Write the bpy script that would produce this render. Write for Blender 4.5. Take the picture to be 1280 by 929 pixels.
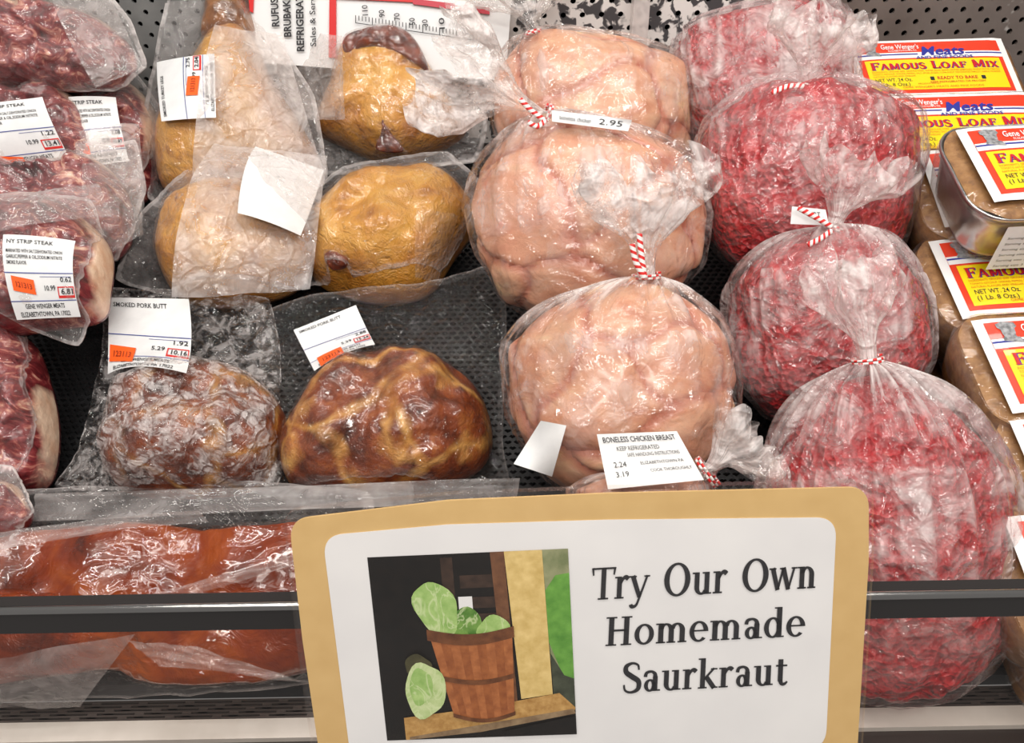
import bpy, bmesh, math, random
from mathutils import Vector, Matrix, noise
from mathutils.bvhtree import BVHTree
random.seed(7)
for o in list(bpy.data.objects): bpy.data.objects.remove(o)
SC = bpy.context.scene
COL = SC.collection
rad = math.radians
V3 = Vector

# ------------------------------------------------------------------ camera
F = 1050.0; PITCH = rad(36); ROLL = rad(1.0)
CAM = V3((0, 0, 1.5))
FW = V3((0, math.cos(PITCH), -math.sin(PITCH)))
UP0 = V3((0, math.sin(PITCH), math.cos(PITCH))); RT0 = V3((1, 0, 0))
RT = RT0*math.cos(ROLL) - UP0*math.sin(ROLL)
UP = UP0*math.cos(ROLL) + RT0*math.sin(ROLL)
cd = bpy.data.cameras.new('camera'); cam = bpy.data.objects.new('camera', cd); COL.objects.link(cam)
cd.sensor_width = 36; cd.lens = 36*F/1280; cd.clip_start = 0.02
m = Matrix((RT, UP, -FW)).transposed().to_4x4(); m.translation = CAM
cam.matrix_world = m
SC.camera = cam

# ------------------------------------------------------------------ world, lamps, exposure
w = bpy.data.worlds.new('store_interior'); SC.world = w; w.use_nodes = True
w.node_tree.nodes['Background'].inputs[0].default_value = (1.0, 0.97, 0.94, 1)
w.node_tree.nodes['Background'].inputs[1].default_value = 0.20
def area(name, loc, target, sx, sy, power, col=(1, .96, .91)):
    l = bpy.data.lights.new(name, 'AREA'); l.shape = 'RECTANGLE'; l.size = sx; l.size_y = sy; l.energy = power; l.color = col
    o = bpy.data.objects.new(name, l); COL.objects.link(o); o.location = loc
    o.rotation_euler = (V3(target)-V3(loc)).to_track_quat('-Z', 'Y').to_euler(); return o
area('case_canopy_lamp', (0.0, 0.34, 2.05), (0, .6, 1.0), 1.7, 0.03, 6.0)
area('case_canopy_lamp.001', (0.0, 0.72, 2.05), (0, .7, 1.0), 1.7, 0.03, 4.5)
area('ceiling_lamp_aisle', (-0.75, -0.55, 3.0), (-.2, .7, 1.0), 1.2, 0.3, 13)
area('ceiling_lamp_aisle.001', (0.9, -0.35, 3.0), (.2, .7, 1.0), 1.2, 0.3, 13)
area('ceiling_lamp_aisle.002', (0.1, -1.7, 2.9), (0, .5, 1.1), 1.2, 0.15, 26)
SC.view_settings.view_transform = 'Standard'; SC.view_settings.look = 'None'
SC.view_settings.exposure = 0.0; SC.view_settings.gamma = 1.0; SC.view_settings.use_curve_mapping = False
try:
    c_ = SC.cycles; c_.transparent_max_bounces = 16; c_.max_bounces = 4; c_.diffuse_bounces = 2; c_.glossy_bounces = 2; c_.transmission_bounces = 3; c_.caustics_reflective = False; c_.caustics_refractive = False
except Exception: pass

# ------------------------------------------------------------------ geometry helpers
def srgb(r, g, b):
    f = lambda c: c/12.92 if c <= .04045 else ((c+.055)/1.055)**2.4
    return (f(r/255), f(g/255), f(b/255), 1)
def raydir(px, py): return FW*F + RT*(px-640) - UP*(py-464.5)
def at_depth(px, py, dz): return CAM + raydir(px, py)*(dz/F)
SLOPE = rad(16)
D0 = V3((0, .38, 1.5-.568)); DN = V3((0, -math.sin(SLOPE), math.cos(SLOPE)))
WALL_Y = 1.02
def deck_z(y): return D0.z + (y-D0.y)*math.tan(SLOPE)
def hit_plane(px, py, p0, n):
    d = raydir(px, py); return CAM + d*((p0-CAM).dot(n)/d.dot(n))
def on_deck(px, py, h=0): return hit_plane(px, py, D0+DN*h, DN)

class Fr:
    """local frame of a pack: u right, v up the slope, n out of the pack"""
    def __init__(s, px, py, h, tilt, yaw=0, roll=0, depth=None, side=0):
        s.o = at_depth(px, py, depth) if depth else on_deck(px, py, h)
        t = rad(tilt)
        R = Matrix.Rotation(rad(yaw), 3, 'Z') @ Matrix.Rotation(t, 3, 'X') @ Matrix.Rotation(rad(side), 3, 'Y') @ Matrix.Rotation(rad(roll), 3, 'Z')
        s.u, s.v, s.n = R.col[0].copy(), R.col[1].copy(), R.col[2].copy()
        s.m = R.to_4x4(); s.m.translation = s.o; s.inv = s.m.inverted()
    def uv(s, px, py, z=0.0):
        p = s.inv @ hit_plane(px, py, s.o+s.n*z, s.n); return (p.x, p.y)
    def poly(s, pts, z=0.0): return [s.uv(x, y, z) for x, y in pts]

def ob(name, verts, faces, mat, parent=None, smooth=True, attrs=None, local=None):
    me = bpy.data.meshes.new(name); me.from_pydata([tuple(v) for v in verts], [], faces); me.update()
    if smooth: me.polygons.foreach_set('use_smooth', [True]*len(me.polygons))
    if mat:
        me.materials.append(mat)
    for k, vals in (attrs or {}).items():
        a = me.attributes.new(k, 'FLOAT', 'POINT'); a.data.foreach_set('value', vals)
    o = bpy.data.objects.new(name, me); COL.objects.link(o)
    if parent: o.parent = parent
    if local: o.matrix_local = local
    return o
def empty(name, mw, label=None, cat=None, group=None):
    e = bpy.data.objects.new(name, None); COL.objects.link(e); e.matrix_world = mw; e.empty_display_size = .02
    tag(e, label, cat, group); return e
def tag(o, label=None, cat=None, group=None, kind=None):
    if label: o['label'] = label
    if cat: o['category'] = cat
    if group: o['group'] = group
    if kind: o['kind'] = kind
    return o
def box(x0, y0, z0, x1, y1, z1):
    v = [(x, y, z) for x in (x0, x1) for y in (y0, y1) for z in (z0, z1)]
    f = [(0,1,3,2),(4,6,7,5),(0,4,5,1),(2,3,7,6),(0,2,6,4),(1,5,7,3)]
    return v, f
class MB:
    def __init__(s): s.v = []; s.f = []
    def add(s, v, f):
        k = len(s.v); s.v += [tuple(p) for p in v]; s.f += [tuple(i+k for i in q) for q in f]; return s
    def box(s, *a): return s.add(*box(*a))
def fbm(x, y, z, o=4): return noise.fractal(V3((x, y, z)), 1.0, 2.0, o)
def catmull(pts, n, closed=True):
    out = []; N = len(pts)
    segs = N if closed else N-1
    for i in range(segs):
        g = (lambda k: pts[k % N]) if closed else (lambda k: pts[max(0, min(N-1, k))])
        p0, p1, p2, p3 = g(i-1), g(i), g(i+1), g(i+2)
        for j in range(n):
            t = j/n
            out.append(tuple(.5*((2*b)+(c-a)*t+(2*a-5*b+4*c-d)*t*t+(3*b-a-3*c+d)*t**3) for a, b, c, d in zip(p0, p1, p2, p3)))
    if not closed: out.append(tuple(pts[-1]))
    return out
def polar_table(pts, c, n=360):
    """outline as radius over angle about c (star-shaped outlines)"""
    tab = [0]*n; P = [(x-c[0], y-c[1]) for x, y in pts]; N = len(P)
    for k in range(n):
        a = 2*math.pi*k/n; dx, dy = math.cos(a), math.sin(a); best = 0
        for i in range(N):
            x1, y1 = P[i]; x2, y2 = P[(i+1) % N]; ex, ey = x2-x1, y2-y1
            den = dx*ey-dy*ex
            if abs(den) < 1e-12: continue
            t = (x1*ey-y1*ex)/den; s_ = (x1*dy-y1*dx)/den
            if t > 0 and -1e-6 <= s_ <= 1+1e-6: best = max(best, t)
        tab[k] = best
    m_ = sum(tab)/n
    tab = [t if t > 0 else m_ for t in tab]
    return tab
def tab_at(tab, a):
    n = len(tab); x = (a/(2*math.pi) % 1)*n; i = int(x); f = x-i
    return tab[i % n]*(1-f)+tab[(i+1) % n]*f
def centroid(p): return (sum(x for x, y in p)/len(p), sum(y for x, y in p)/len(p))

# ------------------------------------------------------------------ material helpers
class NT:
    def __init__(s, name):
        s.m = bpy.data.materials.new(name); s.m.use_nodes = True; s.t = s.m.node_tree; s.t.nodes.clear()
        s.out = s.n('ShaderNodeOutputMaterial')
        tc = s.n('ShaderNodeTexCoord'); oi = s.n('ShaderNodeObjectInfo')
        mu = s.n('ShaderNodeMath'); mu.operation = 'MULTIPLY'; mu.inputs[1].default_value = 7.0; s.l(oi.outputs['Random'], mu.inputs[0])
        ad = s.n('ShaderNodeVectorMath'); ad.operation = 'ADD'; s.l(tc.outputs['Object'], ad.inputs[0]); s.l(mu.outputs[0], ad.inputs[1])
        s.co = ad.outputs[0]; s.rand = oi.outputs['Random']; s.obj = tc.outputs['Object']
    def n(s, t): return s.t.nodes.new(t)
    def l(s, a, b): s.t.links.new(a, b)
    def set(s, sock, v):
        if hasattr(v, 'is_linked') or hasattr(v, 'links'): s.l(v, sock)
        else: sock.default_value = v
    def noise(s, scale, detail=4, rough=.55, dist=0, vec=None):
        n = s.n('ShaderNodeTexNoise'); s.l(vec or s.co, n.inputs['Vector'])
        n.inputs['Scale'].default_value = scale; n.inputs['Detail'].default_value = detail; n.inputs['Roughness'].default_value = rough; n.inputs['Distortion'].default_value = dist
        return n.outputs['Fac']
    def noisecol(s, scale, vec=None):
        n = s.n('ShaderNodeTexNoise'); s.l(vec or s.co, n.inputs['Vector']); n.inputs['Scale'].default_value = scale; return n.outputs['Color']
    def voro(s, scale, feature='F1', vec=None, out='Distance', rnd=1):
        n = s.n('ShaderNodeTexVoronoi'); n.feature = feature; s.l(vec or s.co, n.inputs['Vector']); n.inputs['Scale'].default_value = scale
        n.inputs['Randomness'].default_value = rnd
        return n.outputs[out]
    def warp(s, scale, amt):
        c = s.noisecol(scale); a = s.n('ShaderNodeVectorMath'); a.operation = 'SCALE'; s.l(c, a.inputs[0]); a.inputs['Scale'].default_value = amt
        b = s.n('ShaderNodeVectorMath'); b.operation = 'ADD'; s.l(s.co, b.inputs[0]); s.l(a.outputs[0], b.inputs[1]); return b.outputs[0]
    def stretch(s, sx, sy, sz, vec=None):
        a = s.n('ShaderNodeVectorMath'); a.operation = 'MULTIPLY'; s.l(vec or s.co, a.inputs[0]); a.inputs[1].default_value = (sx, sy, sz); return a.outputs[0]
    def ramp(s, fac, stops, interp='LINEAR'):
        r = s.n('ShaderNodeValToRGB'); r.color_ramp.interpolation = interp; e = r.color_ramp.elements
        while len(e) < len(stops): e.new(.5)
        for k, (p, c) in enumerate(stops):
            e[k].position = p; e[k].color = c if len(c) == 4 else (*c, 1)
        s.l(fac, r.inputs[0]); return r.outputs[0]
    def val(s, fac, a, b, lo=0, hi=1):
        r = s.n('ShaderNodeMapRange'); r.inputs[1].default_value = a; r.inputs[2].default_value = b; r.inputs[3].default_value = lo; r.inputs[4].default_value = hi
        s.l(fac, r.inputs[0]); return r.outputs[0]
    def mix(s, fac, a, b, mode='MIX'):
        n = s.n('ShaderNodeMix'); n.data_type = 'RGBA'; n.blend_type = mode; s.set(n.inputs[0], fac); s.set(n.inputs[6], a); s.set(n.inputs[7], b); return n.outputs[2]
    def math(s, op, a, b=0.0):
        n = s.n('ShaderNodeMath'); n.operation = op; s.set(n.inputs[0], a); s.set(n.inputs[1], b); n.use_clamp = False; return n.outputs[0]
    def attr(s, name):
        n = s.n('ShaderNodeAttribute'); n.attribute_name = name; return n.outputs['Fac']
    def bump(s, h, strength=.5, dist=.002, normal=None):
        n = s.n('ShaderNodeBump'); s.l(h, n.inputs['Height']); n.inputs['Strength'].default_value = strength; n.inputs['Distance'].default_value = dist
        if normal: s.l(normal, n.inputs['Normal'])
        return n.outputs[0]
    def bsdf(s, col, rough=.5, normal=None, **kw):
        p = s.n('ShaderNodeBsdfPrincipled'); s.set(p.inputs['Base Color'], col); s.set(p.inputs['Roughness'], rough)
        if normal: s.l(normal, p.inputs['Normal'])
        for k, v in kw.items(): s.set(p.inputs[k.replace('_', ' ')], v)
        return p.outputs[0]
    def done(s, shader): s.l(shader, s.out.inputs[0]); return s.m

def plain(name, col, rough=.6, **kw):
    t = NT(name); return t.done(t.bsdf(col, rough, **kw))
def mottled(name, c1, c2, scale=200, rough=.6, bump=0, **kw):
    t = NT(name); n = t.noise(scale); c = t.ramp(n, [(.3, c1), (.7, c2)])
    return t.done(t.bsdf(c, rough, t.bump(n, bump, .001) if bump else None, **kw))

def film_mat(name, milk_gain=1.0, wr=60, wstr=.5, rough=.06, base=.045, tint=(1, .985, .975, 1), fine=1.0, frost=(.8, .3, .72, .35, 1.5), fz=.5):
    """clear plastic film: see-through, glossy, creased; milky by attribute where it is folded, frosted or whitened as a painted highlight"""
    t = NT(name)
    wv = t.warp(25, .02)
    crease = t.voro(wr, 'DISTANCE_TO_EDGE', wv); cr = t.val(crease, 0, .12, 1, 0)
    soft = t.noise(wr*.6, 3, .6, 1.5)
    n1 = t.bump(soft, wstr, .012)
    n2 = t.bump(cr, wstr*.9*fine, .003, n1)
    nn = t.noise(wr*5, 1, .5, .6); n3 = t.bump(nn, wstr*.3*fine, .0015, n2)
    gl = t.n('ShaderNodeBsdfGlossy'); gl.inputs['Roughness'].default_value = rough; gl.inputs['Color'].default_value = (1, 1, 1, 1); t.l(n3, gl.inputs['Normal'])
    tr = t.n('ShaderNodeBsdfTransparent'); tr.inputs['Color'].default_value = tint
    lw = t.n('ShaderNodeLayerWeight'); lw.inputs['Blend'].default_value = .5; t.l(n3, lw.inputs['Normal'])
    fac = t.math('ADD', t.math('MULTIPLY', t.math('POWER', lw.outputs['Facing'], 4.0), fz), base)
    clear = t.n('ShaderNodeMixShader'); t.l(fac, clear.inputs[0]); t.l(tr.outputs[0], clear.inputs[1]); t.l(gl.outputs[0], clear.inputs[2])
    df = t.n('ShaderNodeBsdfDiffuse'); df.inputs['Color'].default_value = (.92, .86, .84, 1); t.l(n3, df.inputs['Normal'])
    tl = t.n('ShaderNodeBsdfTranslucent'); tl.inputs['Color'].default_value = (.92, .86, .84, 1)
    mk = t.n('ShaderNodeMixShader'); mk.inputs[0].default_value = .35; t.l(df.outputs[0], mk.inputs[1]); t.l(tl.outputs[0], mk.inputs[2])
    frost = t.val(t.noise(wr*frost[0], 4, .65, .8), *frost[1:])
    mf = t.math('MINIMUM', t.math('MULTIPLY', t.math('MULTIPLY', t.attr('milk'), milk_gain), frost), .9)
    fin = t.n('ShaderNodeMixShader'); t.l(mf, fin.inputs[0]); t.l(clear.outputs[0], fin.inputs[1]); t.l(mk.outputs[0], fin.inputs[2])
    return t.done(fin.outputs[0])

FILM = film_mat('vacuum_film', 1.0, 45, .55)
BAGFILM = film_mat('poly_bag_film', 1.0, 38, .55, rough=.10, frost=(.8, .42, .62, .1, 2.0))
BEEFFILM = film_mat('frosted_poly_bag_film', 1.0, 45, .5, rough=.14, tint=(1, .94, .94, 1), frost=(.7, .38, .68, .15, 1.7))
CLEAR = film_mat('clear_sleeve', .3, 6, .05, rough=.1, base=.02, fine=.1)
RIBFILM = film_mat('rib_pack_film', 1.0, 26, .4, rough=.05, base=.03, fine=.7, fz=.35)
TIGHT = film_mat('tight_clear_film', 1.0, 55, .6, rough=.05, base=.03, fz=.35)
CRINKLE = film_mat('crinkled_frosty_film', 1.0, 60, .8, rough=.08, base=.06, frost=(1.2, .44, .60, .05, 1.9))

def m_steak():
    t = NT('raw_strip_steak')
    wv = t.stretch(1.0, 2.2, 1.0, t.warp(22, .035))
    n = t.noise(34, 7, .68, 1.2, wv)
    c = t.ramp(n, [(.34, srgb(52, 12, 16)), (.46, srgb(110, 32, 38)), (.54, srgb(140, 54, 56)), (.59, srgb(186, 116, 102)), (.66, srgb(222, 186, 158))])
    fat = t.val(t.math('ADD', t.attr('edge'), t.math('MULTIPLY', t.noise(30, 4), .5)), .92, 1.08)
    fc = t.ramp(t.noise(70), [(.3, srgb(214, 170, 140)), (.7, srgb(236, 210, 184))])
    c = t.mix(fat, c, fc)
    b = t.bump(t.noise(120, 5), .5, .003)
    return t.done(t.bsdf(c, .35, b, Coat_Weight=.6, Coat_Roughness=.12))
def m_smoked():
    t = NT('smoked_poultry_skin')
    n = t.noise(22, 5, .6, .4)
    c = t.ramp(n, [(.26, srgb(146, 82, 20)), (.42, srgb(202, 140, 50)), (.62, srgb(222, 168, 76)), (.82, srgb(190, 118, 36))])
    dk = t.val(t.noise(16, 5, .65, 1.2), .60, .74); c = t.mix(dk, c, srgb(104, 46, 16))
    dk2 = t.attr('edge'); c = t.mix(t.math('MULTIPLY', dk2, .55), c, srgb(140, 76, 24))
    wv = t.stretch(1, .45, 1, t.warp(40, .02))
    wr = t.noise(130, 3, .5, 2.0, wv)
    b = t.bump(wr, .55, .004, t.bump(t.noise(60, 4, .6, 1), .6, .006))
    return t.done(t.bsdf(c, .33, b, Coat_Weight=.7, Coat_Roughness=.1))
def m_pork(name, fatty=1.0, red=0):
    t = NT(name)
    wv = t.warp(18, .05)
    d = t.voro(14, 'DISTANCE_TO_EDGE', wv)
    seam = t.val(d, .01, .09, 1, 0)
    msk = t.val(t.noise(13, 4), .36, .56); seam = t.math('MULTIPLY', t.math('MULTIPLY', seam, msk), fatty)
    n = t.noise(38, 6, .65)
    c = t.ramp(n, [(.32, srgb(46, 18, 9)), (.45, srgb(102, 42, 16)), (.58, srgb(136, 64, 26)), (.74, srgb(172, 104, 48))])
    fc = t.ramp(t.noise(60), [(.35, srgb(176, 112, 46)), (.7, srgb(216, 168, 96))])
    c = t.mix(t.math('MINIMUM', seam, 1.0), c, fc)
    b = t.bump(n, .35, .003, t.bump(t.noise(220, 4, .6, .5), .7, .003, t.bump(d, .3, .008)))
    return t.done(t.bsdf(c, .3, b, Coat_Weight=.8, Coat_Roughness=.08))
def m_sauce():
    t = NT('barbecue_sauce_meat')
    n = t.noise(14, 4, .6, 1.0); c = t.ramp(n, [(.3, srgb(78, 24, 3)), (.5, srgb(130, 48, 6)), (.72, srgb(164, 78, 16))])
    b = t.bump(t.noise(40, 4, .6, 1.0), .6, .006)
    return t.done(t.bsdf(c, .25, b, Coat_Weight=.9, Coat_Roughness=.06))
def m_breast():
    t = NT('raw_chicken_breast')
    n = t.noise(20, 5, .6, .5, t.stretch(1, 1.8, 1))
    c = t.ramp(n, [(.3, srgb(182, 116, 88)), (.46, srgb(206, 150, 118)), (.6, srgb(217, 170, 138)), (.72, srgb(226, 196, 150))])
    c = t.mix(t.val(t.rand, 0, 1, 0, .6), c, srgb(210, 146, 122))
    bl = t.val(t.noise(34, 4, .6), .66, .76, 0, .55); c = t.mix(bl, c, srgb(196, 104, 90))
    sh = t.attr('edge'); c = t.mix(t.math('MULTIPLY', sh, .85), c, srgb(172, 92, 74))  # reddish crease shading between the breasts, put into the colour
    b = t.bump(t.noise(60, 4, .6, .8), .45, .004)
    return t.done(t.bsdf(c, .34, b, Coat_Weight=.5, Coat_Roughness=.15))
def m_beef():
    t = NT('ground_beef')
    v = t.voro(150, 'F1', t.warp(90, .01)); n = t.noise(60, 5, .7)
    c = t.ramp(t.math('ADD', t.math('MULTIPLY', n, .7), t.math('MULTIPLY', v, .4)), [(.34, srgb(132, 10, 20)), (.56, srgb(172, 22, 32)), (.72, srgb(196, 56, 58)), (.86, srgb(222, 126, 118)), (.96, srgb(236, 190, 178))])
    c = t.mix(t.val(t.noise(16, 3), .4, .65, 0, .6), c, srgb(160, 12, 22))
    b = t.bump(v, .8, .006, t.bump(t.noise(45, 3), .5, .006))
    return t.done(t.bsdf(c, .4, b, Coat_Weight=.4, Coat_Roughness=.2))
def m_loaf():
    t = NT('meat_loaf_mix'); n = t.noise(110, 5, .65)
    c = t.ramp(n, [(.3, srgb(112, 72, 34)), (.5, srgb(150, 106, 56)), (.72, srgb(176, 132, 80))])
    c = t.mix(t.val(t.noise(200, 2), .66, .74, 0, .6), c, srgb(120, 66, 36))
    return t.done(t.bsdf(c, .5, t.bump(n, .4, .002), Coat_Weight=.3))
STEAK = m_steak(); SMOKED = m_smoked(); PORK = m_pork('smoked_pork_dark', 1.0); PORK2 = m_pork('smoked_pork_netted', .7)
SAUCE = m_sauce(); BREAST = m_breast(); BEEF = m_beef(); LOAF = m_loaf()
BONE = mottled('charred_shank', srgb(60, 26, 10), srgb(168, 104, 34), 40, .3, .4, Coat_Weight=.6)
SCAB = mottled('dark_scab_crust', srgb(48, 12, 10), srgb(128, 56, 28), 90, .3, .5, Coat_Weight=.6)
PAPER = mottled('white_label_paper', srgb(226, 226, 226), srgb(238, 238, 237), 60, .5)
INK = plain('black_ink', srgb(36, 36, 40), .6); BLUEINK = plain('blue_ink', srgb(70, 84, 150), .6)
REDINK = plain('red_ink', srgb(214, 42, 38), .5); ORANGE = plain('orange_sticker', srgb(255, 100, 34), .5)
SMUDGE = mottled('label_backside_print', srgb(190, 190, 192), srgb(225, 225, 225), 80, .5)
STEEL = plain('brushed_steel', srgb(170, 168, 164), .28, Metallic=1.0)

# ------------------------------------------------------------------ text
_tc = {}
def text2d(txt, bold=0.0, shear=0.0):
    k = (txt, bold, shear)
    if k not in _tc:
        cu = bpy.data.curves.new('t', 'FONT'); cu.body = txt; cu.resolution_u = 2; cu.offset = bold; cu.shear = shear; cu.fill_mode = 'FRONT'
        o = bpy.data.objects.new('t', cu); COL.objects.link(o)
        bpy.context.view_layer.update()
        me = bpy.data.meshes.new_from_object(o.evaluated_get(bpy.context.evaluated_depsgraph_get()))
        vs = [(v.co.x, v.co.y) for v in me.vertices]; fs = [tuple(p.vertices) for p in me.polygons]
        bpy.data.objects.remove(o); bpy.data.curves.remove(cu); bpy.data.meshes.remove(me)
        x0 = min((x for x, y in vs), default=0); x1 = max((x for x, y in vs), default=1)
        _tc[k] = ([((x-x0)/max(1e-6, x1-x0), y/.7) for x, y in vs], fs)
    return _tc[k]
def put_text(mb, S, txt, s0, s1, t0, ht, bold=0.0, shear=0.0, dt=0.0):
    """text fitted from s0 to s1 with its baseline at t0 and cap height ht on surface S(s,t)"""
    vs, fs = text2d(txt, bold, shear)
    mb.add([S(s0+x*(s1-s0), t0+y*ht+x*dt) for x, y in vs], fs)
def put_quad(mb, S, s0, t0, s1, t1, n=1, k=1):
    base = len(mb.v)
    for j in range(k+1):
        for i in range(n+1): mb.v.append(tuple(S(s0+(s1-s0)*i/n, t0+(t1-t0)*j/k)))
    for j in range(k):
        for i in range(n):
            a = base+j*(n+1)+i; mb.f.append((a, a+1, a+n+2, a+n+1))
def patch_mesh(S, n=10, k=10, corner=0.0):
    """rounded-corner patch over s,t in 0..1"""
    mb = MB(); 
    put_quad(mb, S, 0, 0, 1, 1, n, k)
    return mb

# serif lettering built from strokes (cap height 1)
def glyph(ch, wt=1.0):
    P = []
    st, th, X = .135*wt, .06*wt, .69
    def R(x0, y0, x1, y1): P.append([(x0, y0), (x1, y0), (x1, y1), (x0, y1)])
    def stem(xc, y0, y1): R(xc-st/2, y0, xc+st/2, y1)
    def ser(xc, y, w=.3, up=True):
        e = .05; R(xc-w/2, y, xc+w/2, y+e) if up else R(xc-w/2, y-e, xc+w/2, y)
    def ring(cx, cy, rx, ry, a0=0, a1=360, tx=None, ty=None, n=28):
        tx = st if tx is None else tx; ty = th if ty is None else ty
        for i in range(n):
            a = rad(a0+(a1-a0)*i/n); b = rad(a0+(a1-a0)*(i+1)/n)
            P.append([(cx+rx*math.cos(a), cy+ry*math.sin(a)), (cx+rx*math.cos(b), cy+ry*math.sin(b)),
                      (cx+(rx-tx)*math.cos(b), cy+(ry-ty)*math.sin(b)), (cx+(rx-tx)*math.cos(a), cy+(ry-ty)*math.sin(a))])
    def stroke(pts, ws, sm=0):
        if sm:
            q = catmull([(p[0], p[1], w_*wt) for p, w_ in zip(pts, ws)], sm, False)
        else: q = [(p[0], p[1], w_*wt) for p, w_ in zip(pts, ws)]
        L = []
        for i, (x, y, w_) in enumerate(q):
            a = q[max(0, i-1)]; b = q[min(len(q)-1, i+1)]; dx, dy = b[0]-a[0], b[1]-a[1]; l = math.hypot(dx, dy) or 1
            L.append(((x-dy/l*w_/2, y+dx/l*w_/2), (x+dy/l*w_/2, y-dx/l*w_/2)))
        for i in range(len(L)-1): P.append([L[i][1], L[i+1][1], L[i+1][0], L[i][0]])
    adv = .7
    if ch == 'T':
        stem(.4, 0, 1); R(.02, .94, .78, 1); stroke([(.02, 1), (.05, .76)], [.07, .04]); stroke([(.78, 1), (.75, .76)], [.07, .04]); ser(.4, 0, .36); adv = .76
    elif ch == 'r':
        stem(.16, 0, X); ser(.16, 0, .32); ser(.1, X, .2, False); stroke([(.2, .46), (.28, .62), (.38, .66), (.46, .6)], [.06, .08, .12, .12], 4); adv = .5
    elif ch == 'y':
        stroke([(.08, X), (.33, .02)], [.13, .12]); stroke([(.58, X), (.33, .0), (.22, -.24), (.08, -.27), (.04, -.2)], [.06, .06, .07, .1, .1], 4); ser(.08, X, .26, False); ser(.57, X, .2, False); adv = .66
    elif ch == 'O': ring(.47, .5, .45, .53, tx=.15*wt); adv = .95
    elif ch == 'u':
        stem(.17, .22, X); ring(.33, .22, .16+st/2, .24, 180, 330); stem(.51, 0, X); ser(.11, X, .2, False); ser(.45, X, .2, False); ser(.57, 0, .2); adv = .69
    elif ch == 'w':
        stroke([(.08, X), (.27, 0)], [.13, .12]); stroke([(.27, 0), (.44, X)], [.06, .06]); stroke([(.44, X), (.63, 0)], [.13, .12]); stroke([(.63, 0), (.82, X)], [.06, .06]); ser(.08, X, .24, False); ser(.42, X, .2, False); ser(.82, X, .2, False); adv = .9
    elif ch in 'nm':
        stem(.16, 0, X); ser(.16, 0, .3); ser(.1, X, .2, False)
        for k in range(1 if ch == 'n' else 2):
            ring(.325+k*.35, .43, .165+st/2, .26, 0, 165); stem(.49+k*.35, 0, .44); ser(.49+k*.35, 0, .28)
        adv = .68 if ch == 'n' else 1.02
    elif ch == 'H':
        stem(.19, 0, 1); stem(.67, 0, 1); R(.2, .49, .68, .56)
        for x in (.19, .67): ser(x, 0, .34); ser(x, 1, .34, False)
        adv = .88
    elif ch == 'o': ring(.33, .345, .31, .365, tx=.125*wt); adv = .67
    elif ch == 'e': ring(.32, .345, .3, .365, 0, 318, tx=.125*wt); R(.1, .345, .6, .40); adv = .64
    elif ch == 'a':
        stroke([(.1, .5), (.14, .64), (.3, .68), (.42, .6), (.44, .46)], [.1, .09, .07, .1, .13], 4); stem(.44, .05, .5); ring(.265, .2, .2, .22, tx=.11*wt); ser(.52, 0, .2); R(.44-st/2, 0, .5, .06); adv = .62
    elif ch == 'd': ring(.3, .345, .28, .365, tx=.125*wt); stem(.5, 0, 1.05); ser(.44, 1.05, .2, False); ser(.56, 0, .2); adv = .68
    elif ch == 'S':
        stroke([(.56, .76), (.52, .93), (.33, 1.0), (.13, .9), (.13, .7), (.34, .53), (.56, .36), (.55, .1), (.33, -.01), (.12, .06), (.07, .26)], [.05, .06, .07, .12, .14, .15, .14, .12, .07, .06, .05], 5); adv = .66
    elif ch == 'k':
        stem(.16, 0, 1.05); ser(.1, 1.05, .2, False); ser(.16, 0, .3); stroke([(.54, X), (.2, .3)], [.06, .06]); stroke([(.28, .4), (.56, 0)], [.13, .13]); ser(.54, X, .22, False); ser(.57, 0, .22); adv = .68
    elif ch == 't': stem(.2, .12, .88); R(.04, X-.06, .42, X); stroke([(.2, .16), (.25, .03), (.35, .02), (.44, .1)], [.13, .1, .08, .05], 4); adv = .47
    elif ch == 'F': stem(.18, 0, 1); ser(.18, 0, .34); R(.03, .93, .66, 1); R(.2, .47, .5, .55); stroke([(.64, 1), (.64, .74)], [.1, .05]); stroke([(.5, .64), (.5, .38)], [.06, .06]); adv = .7
    elif ch == 'A': stroke([(.1, 0), (.42, 1)], [.07, .07]); stroke([(.42, 1), (.74, 0)], [.15, .15]); R(.2, .3, .6, .37); ser(.1, 0, .24); ser(.74, 0, .3); adv = .88
    elif ch == 'M': stem(.17, 0, 1); stroke([(.17, 1), (.5, .1)], [.14, .12]); stroke([(.5, .1), (.83, 1)], [.08, .08]); stem(.85, 0, 1); ser(.17, 0, .3); ser(.85, 0, .3); adv = 1.05
    elif ch == 'U': stem(.17, .3, 1); ring(.42, .3, .25+st/2, .31, 180, 360, ty=.09*wt); stem(.67, .3, 1); ser(.17, 1, .3, False); ser(.67, 1, .26, False); adv = .86
    elif ch == 'L': stem(.18, 0, 1); ser(.18, 1, .34, False); R(.03, 0, .64, .07); stroke([(.62, 0), (.62, .28)], [.1, .05]); adv = .7
    elif ch == 'I': stem(.2, 0, 1); ser(.2, 0, .34); ser(.2, 1, .34, False); adv = .42
    elif ch == 'X': stroke([(.12, 1), (.66, 0)], [.16, .16]); stroke([(.66, 1), (.12, 0)], [.07, .07]); ser(.12, 1, .28, False); ser(.66, 1, .24, False); ser(.12, 0, .24); ser(.66, 0, .28); adv = .8
    elif ch == ' ': adv = .42
    return P, adv
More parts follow.
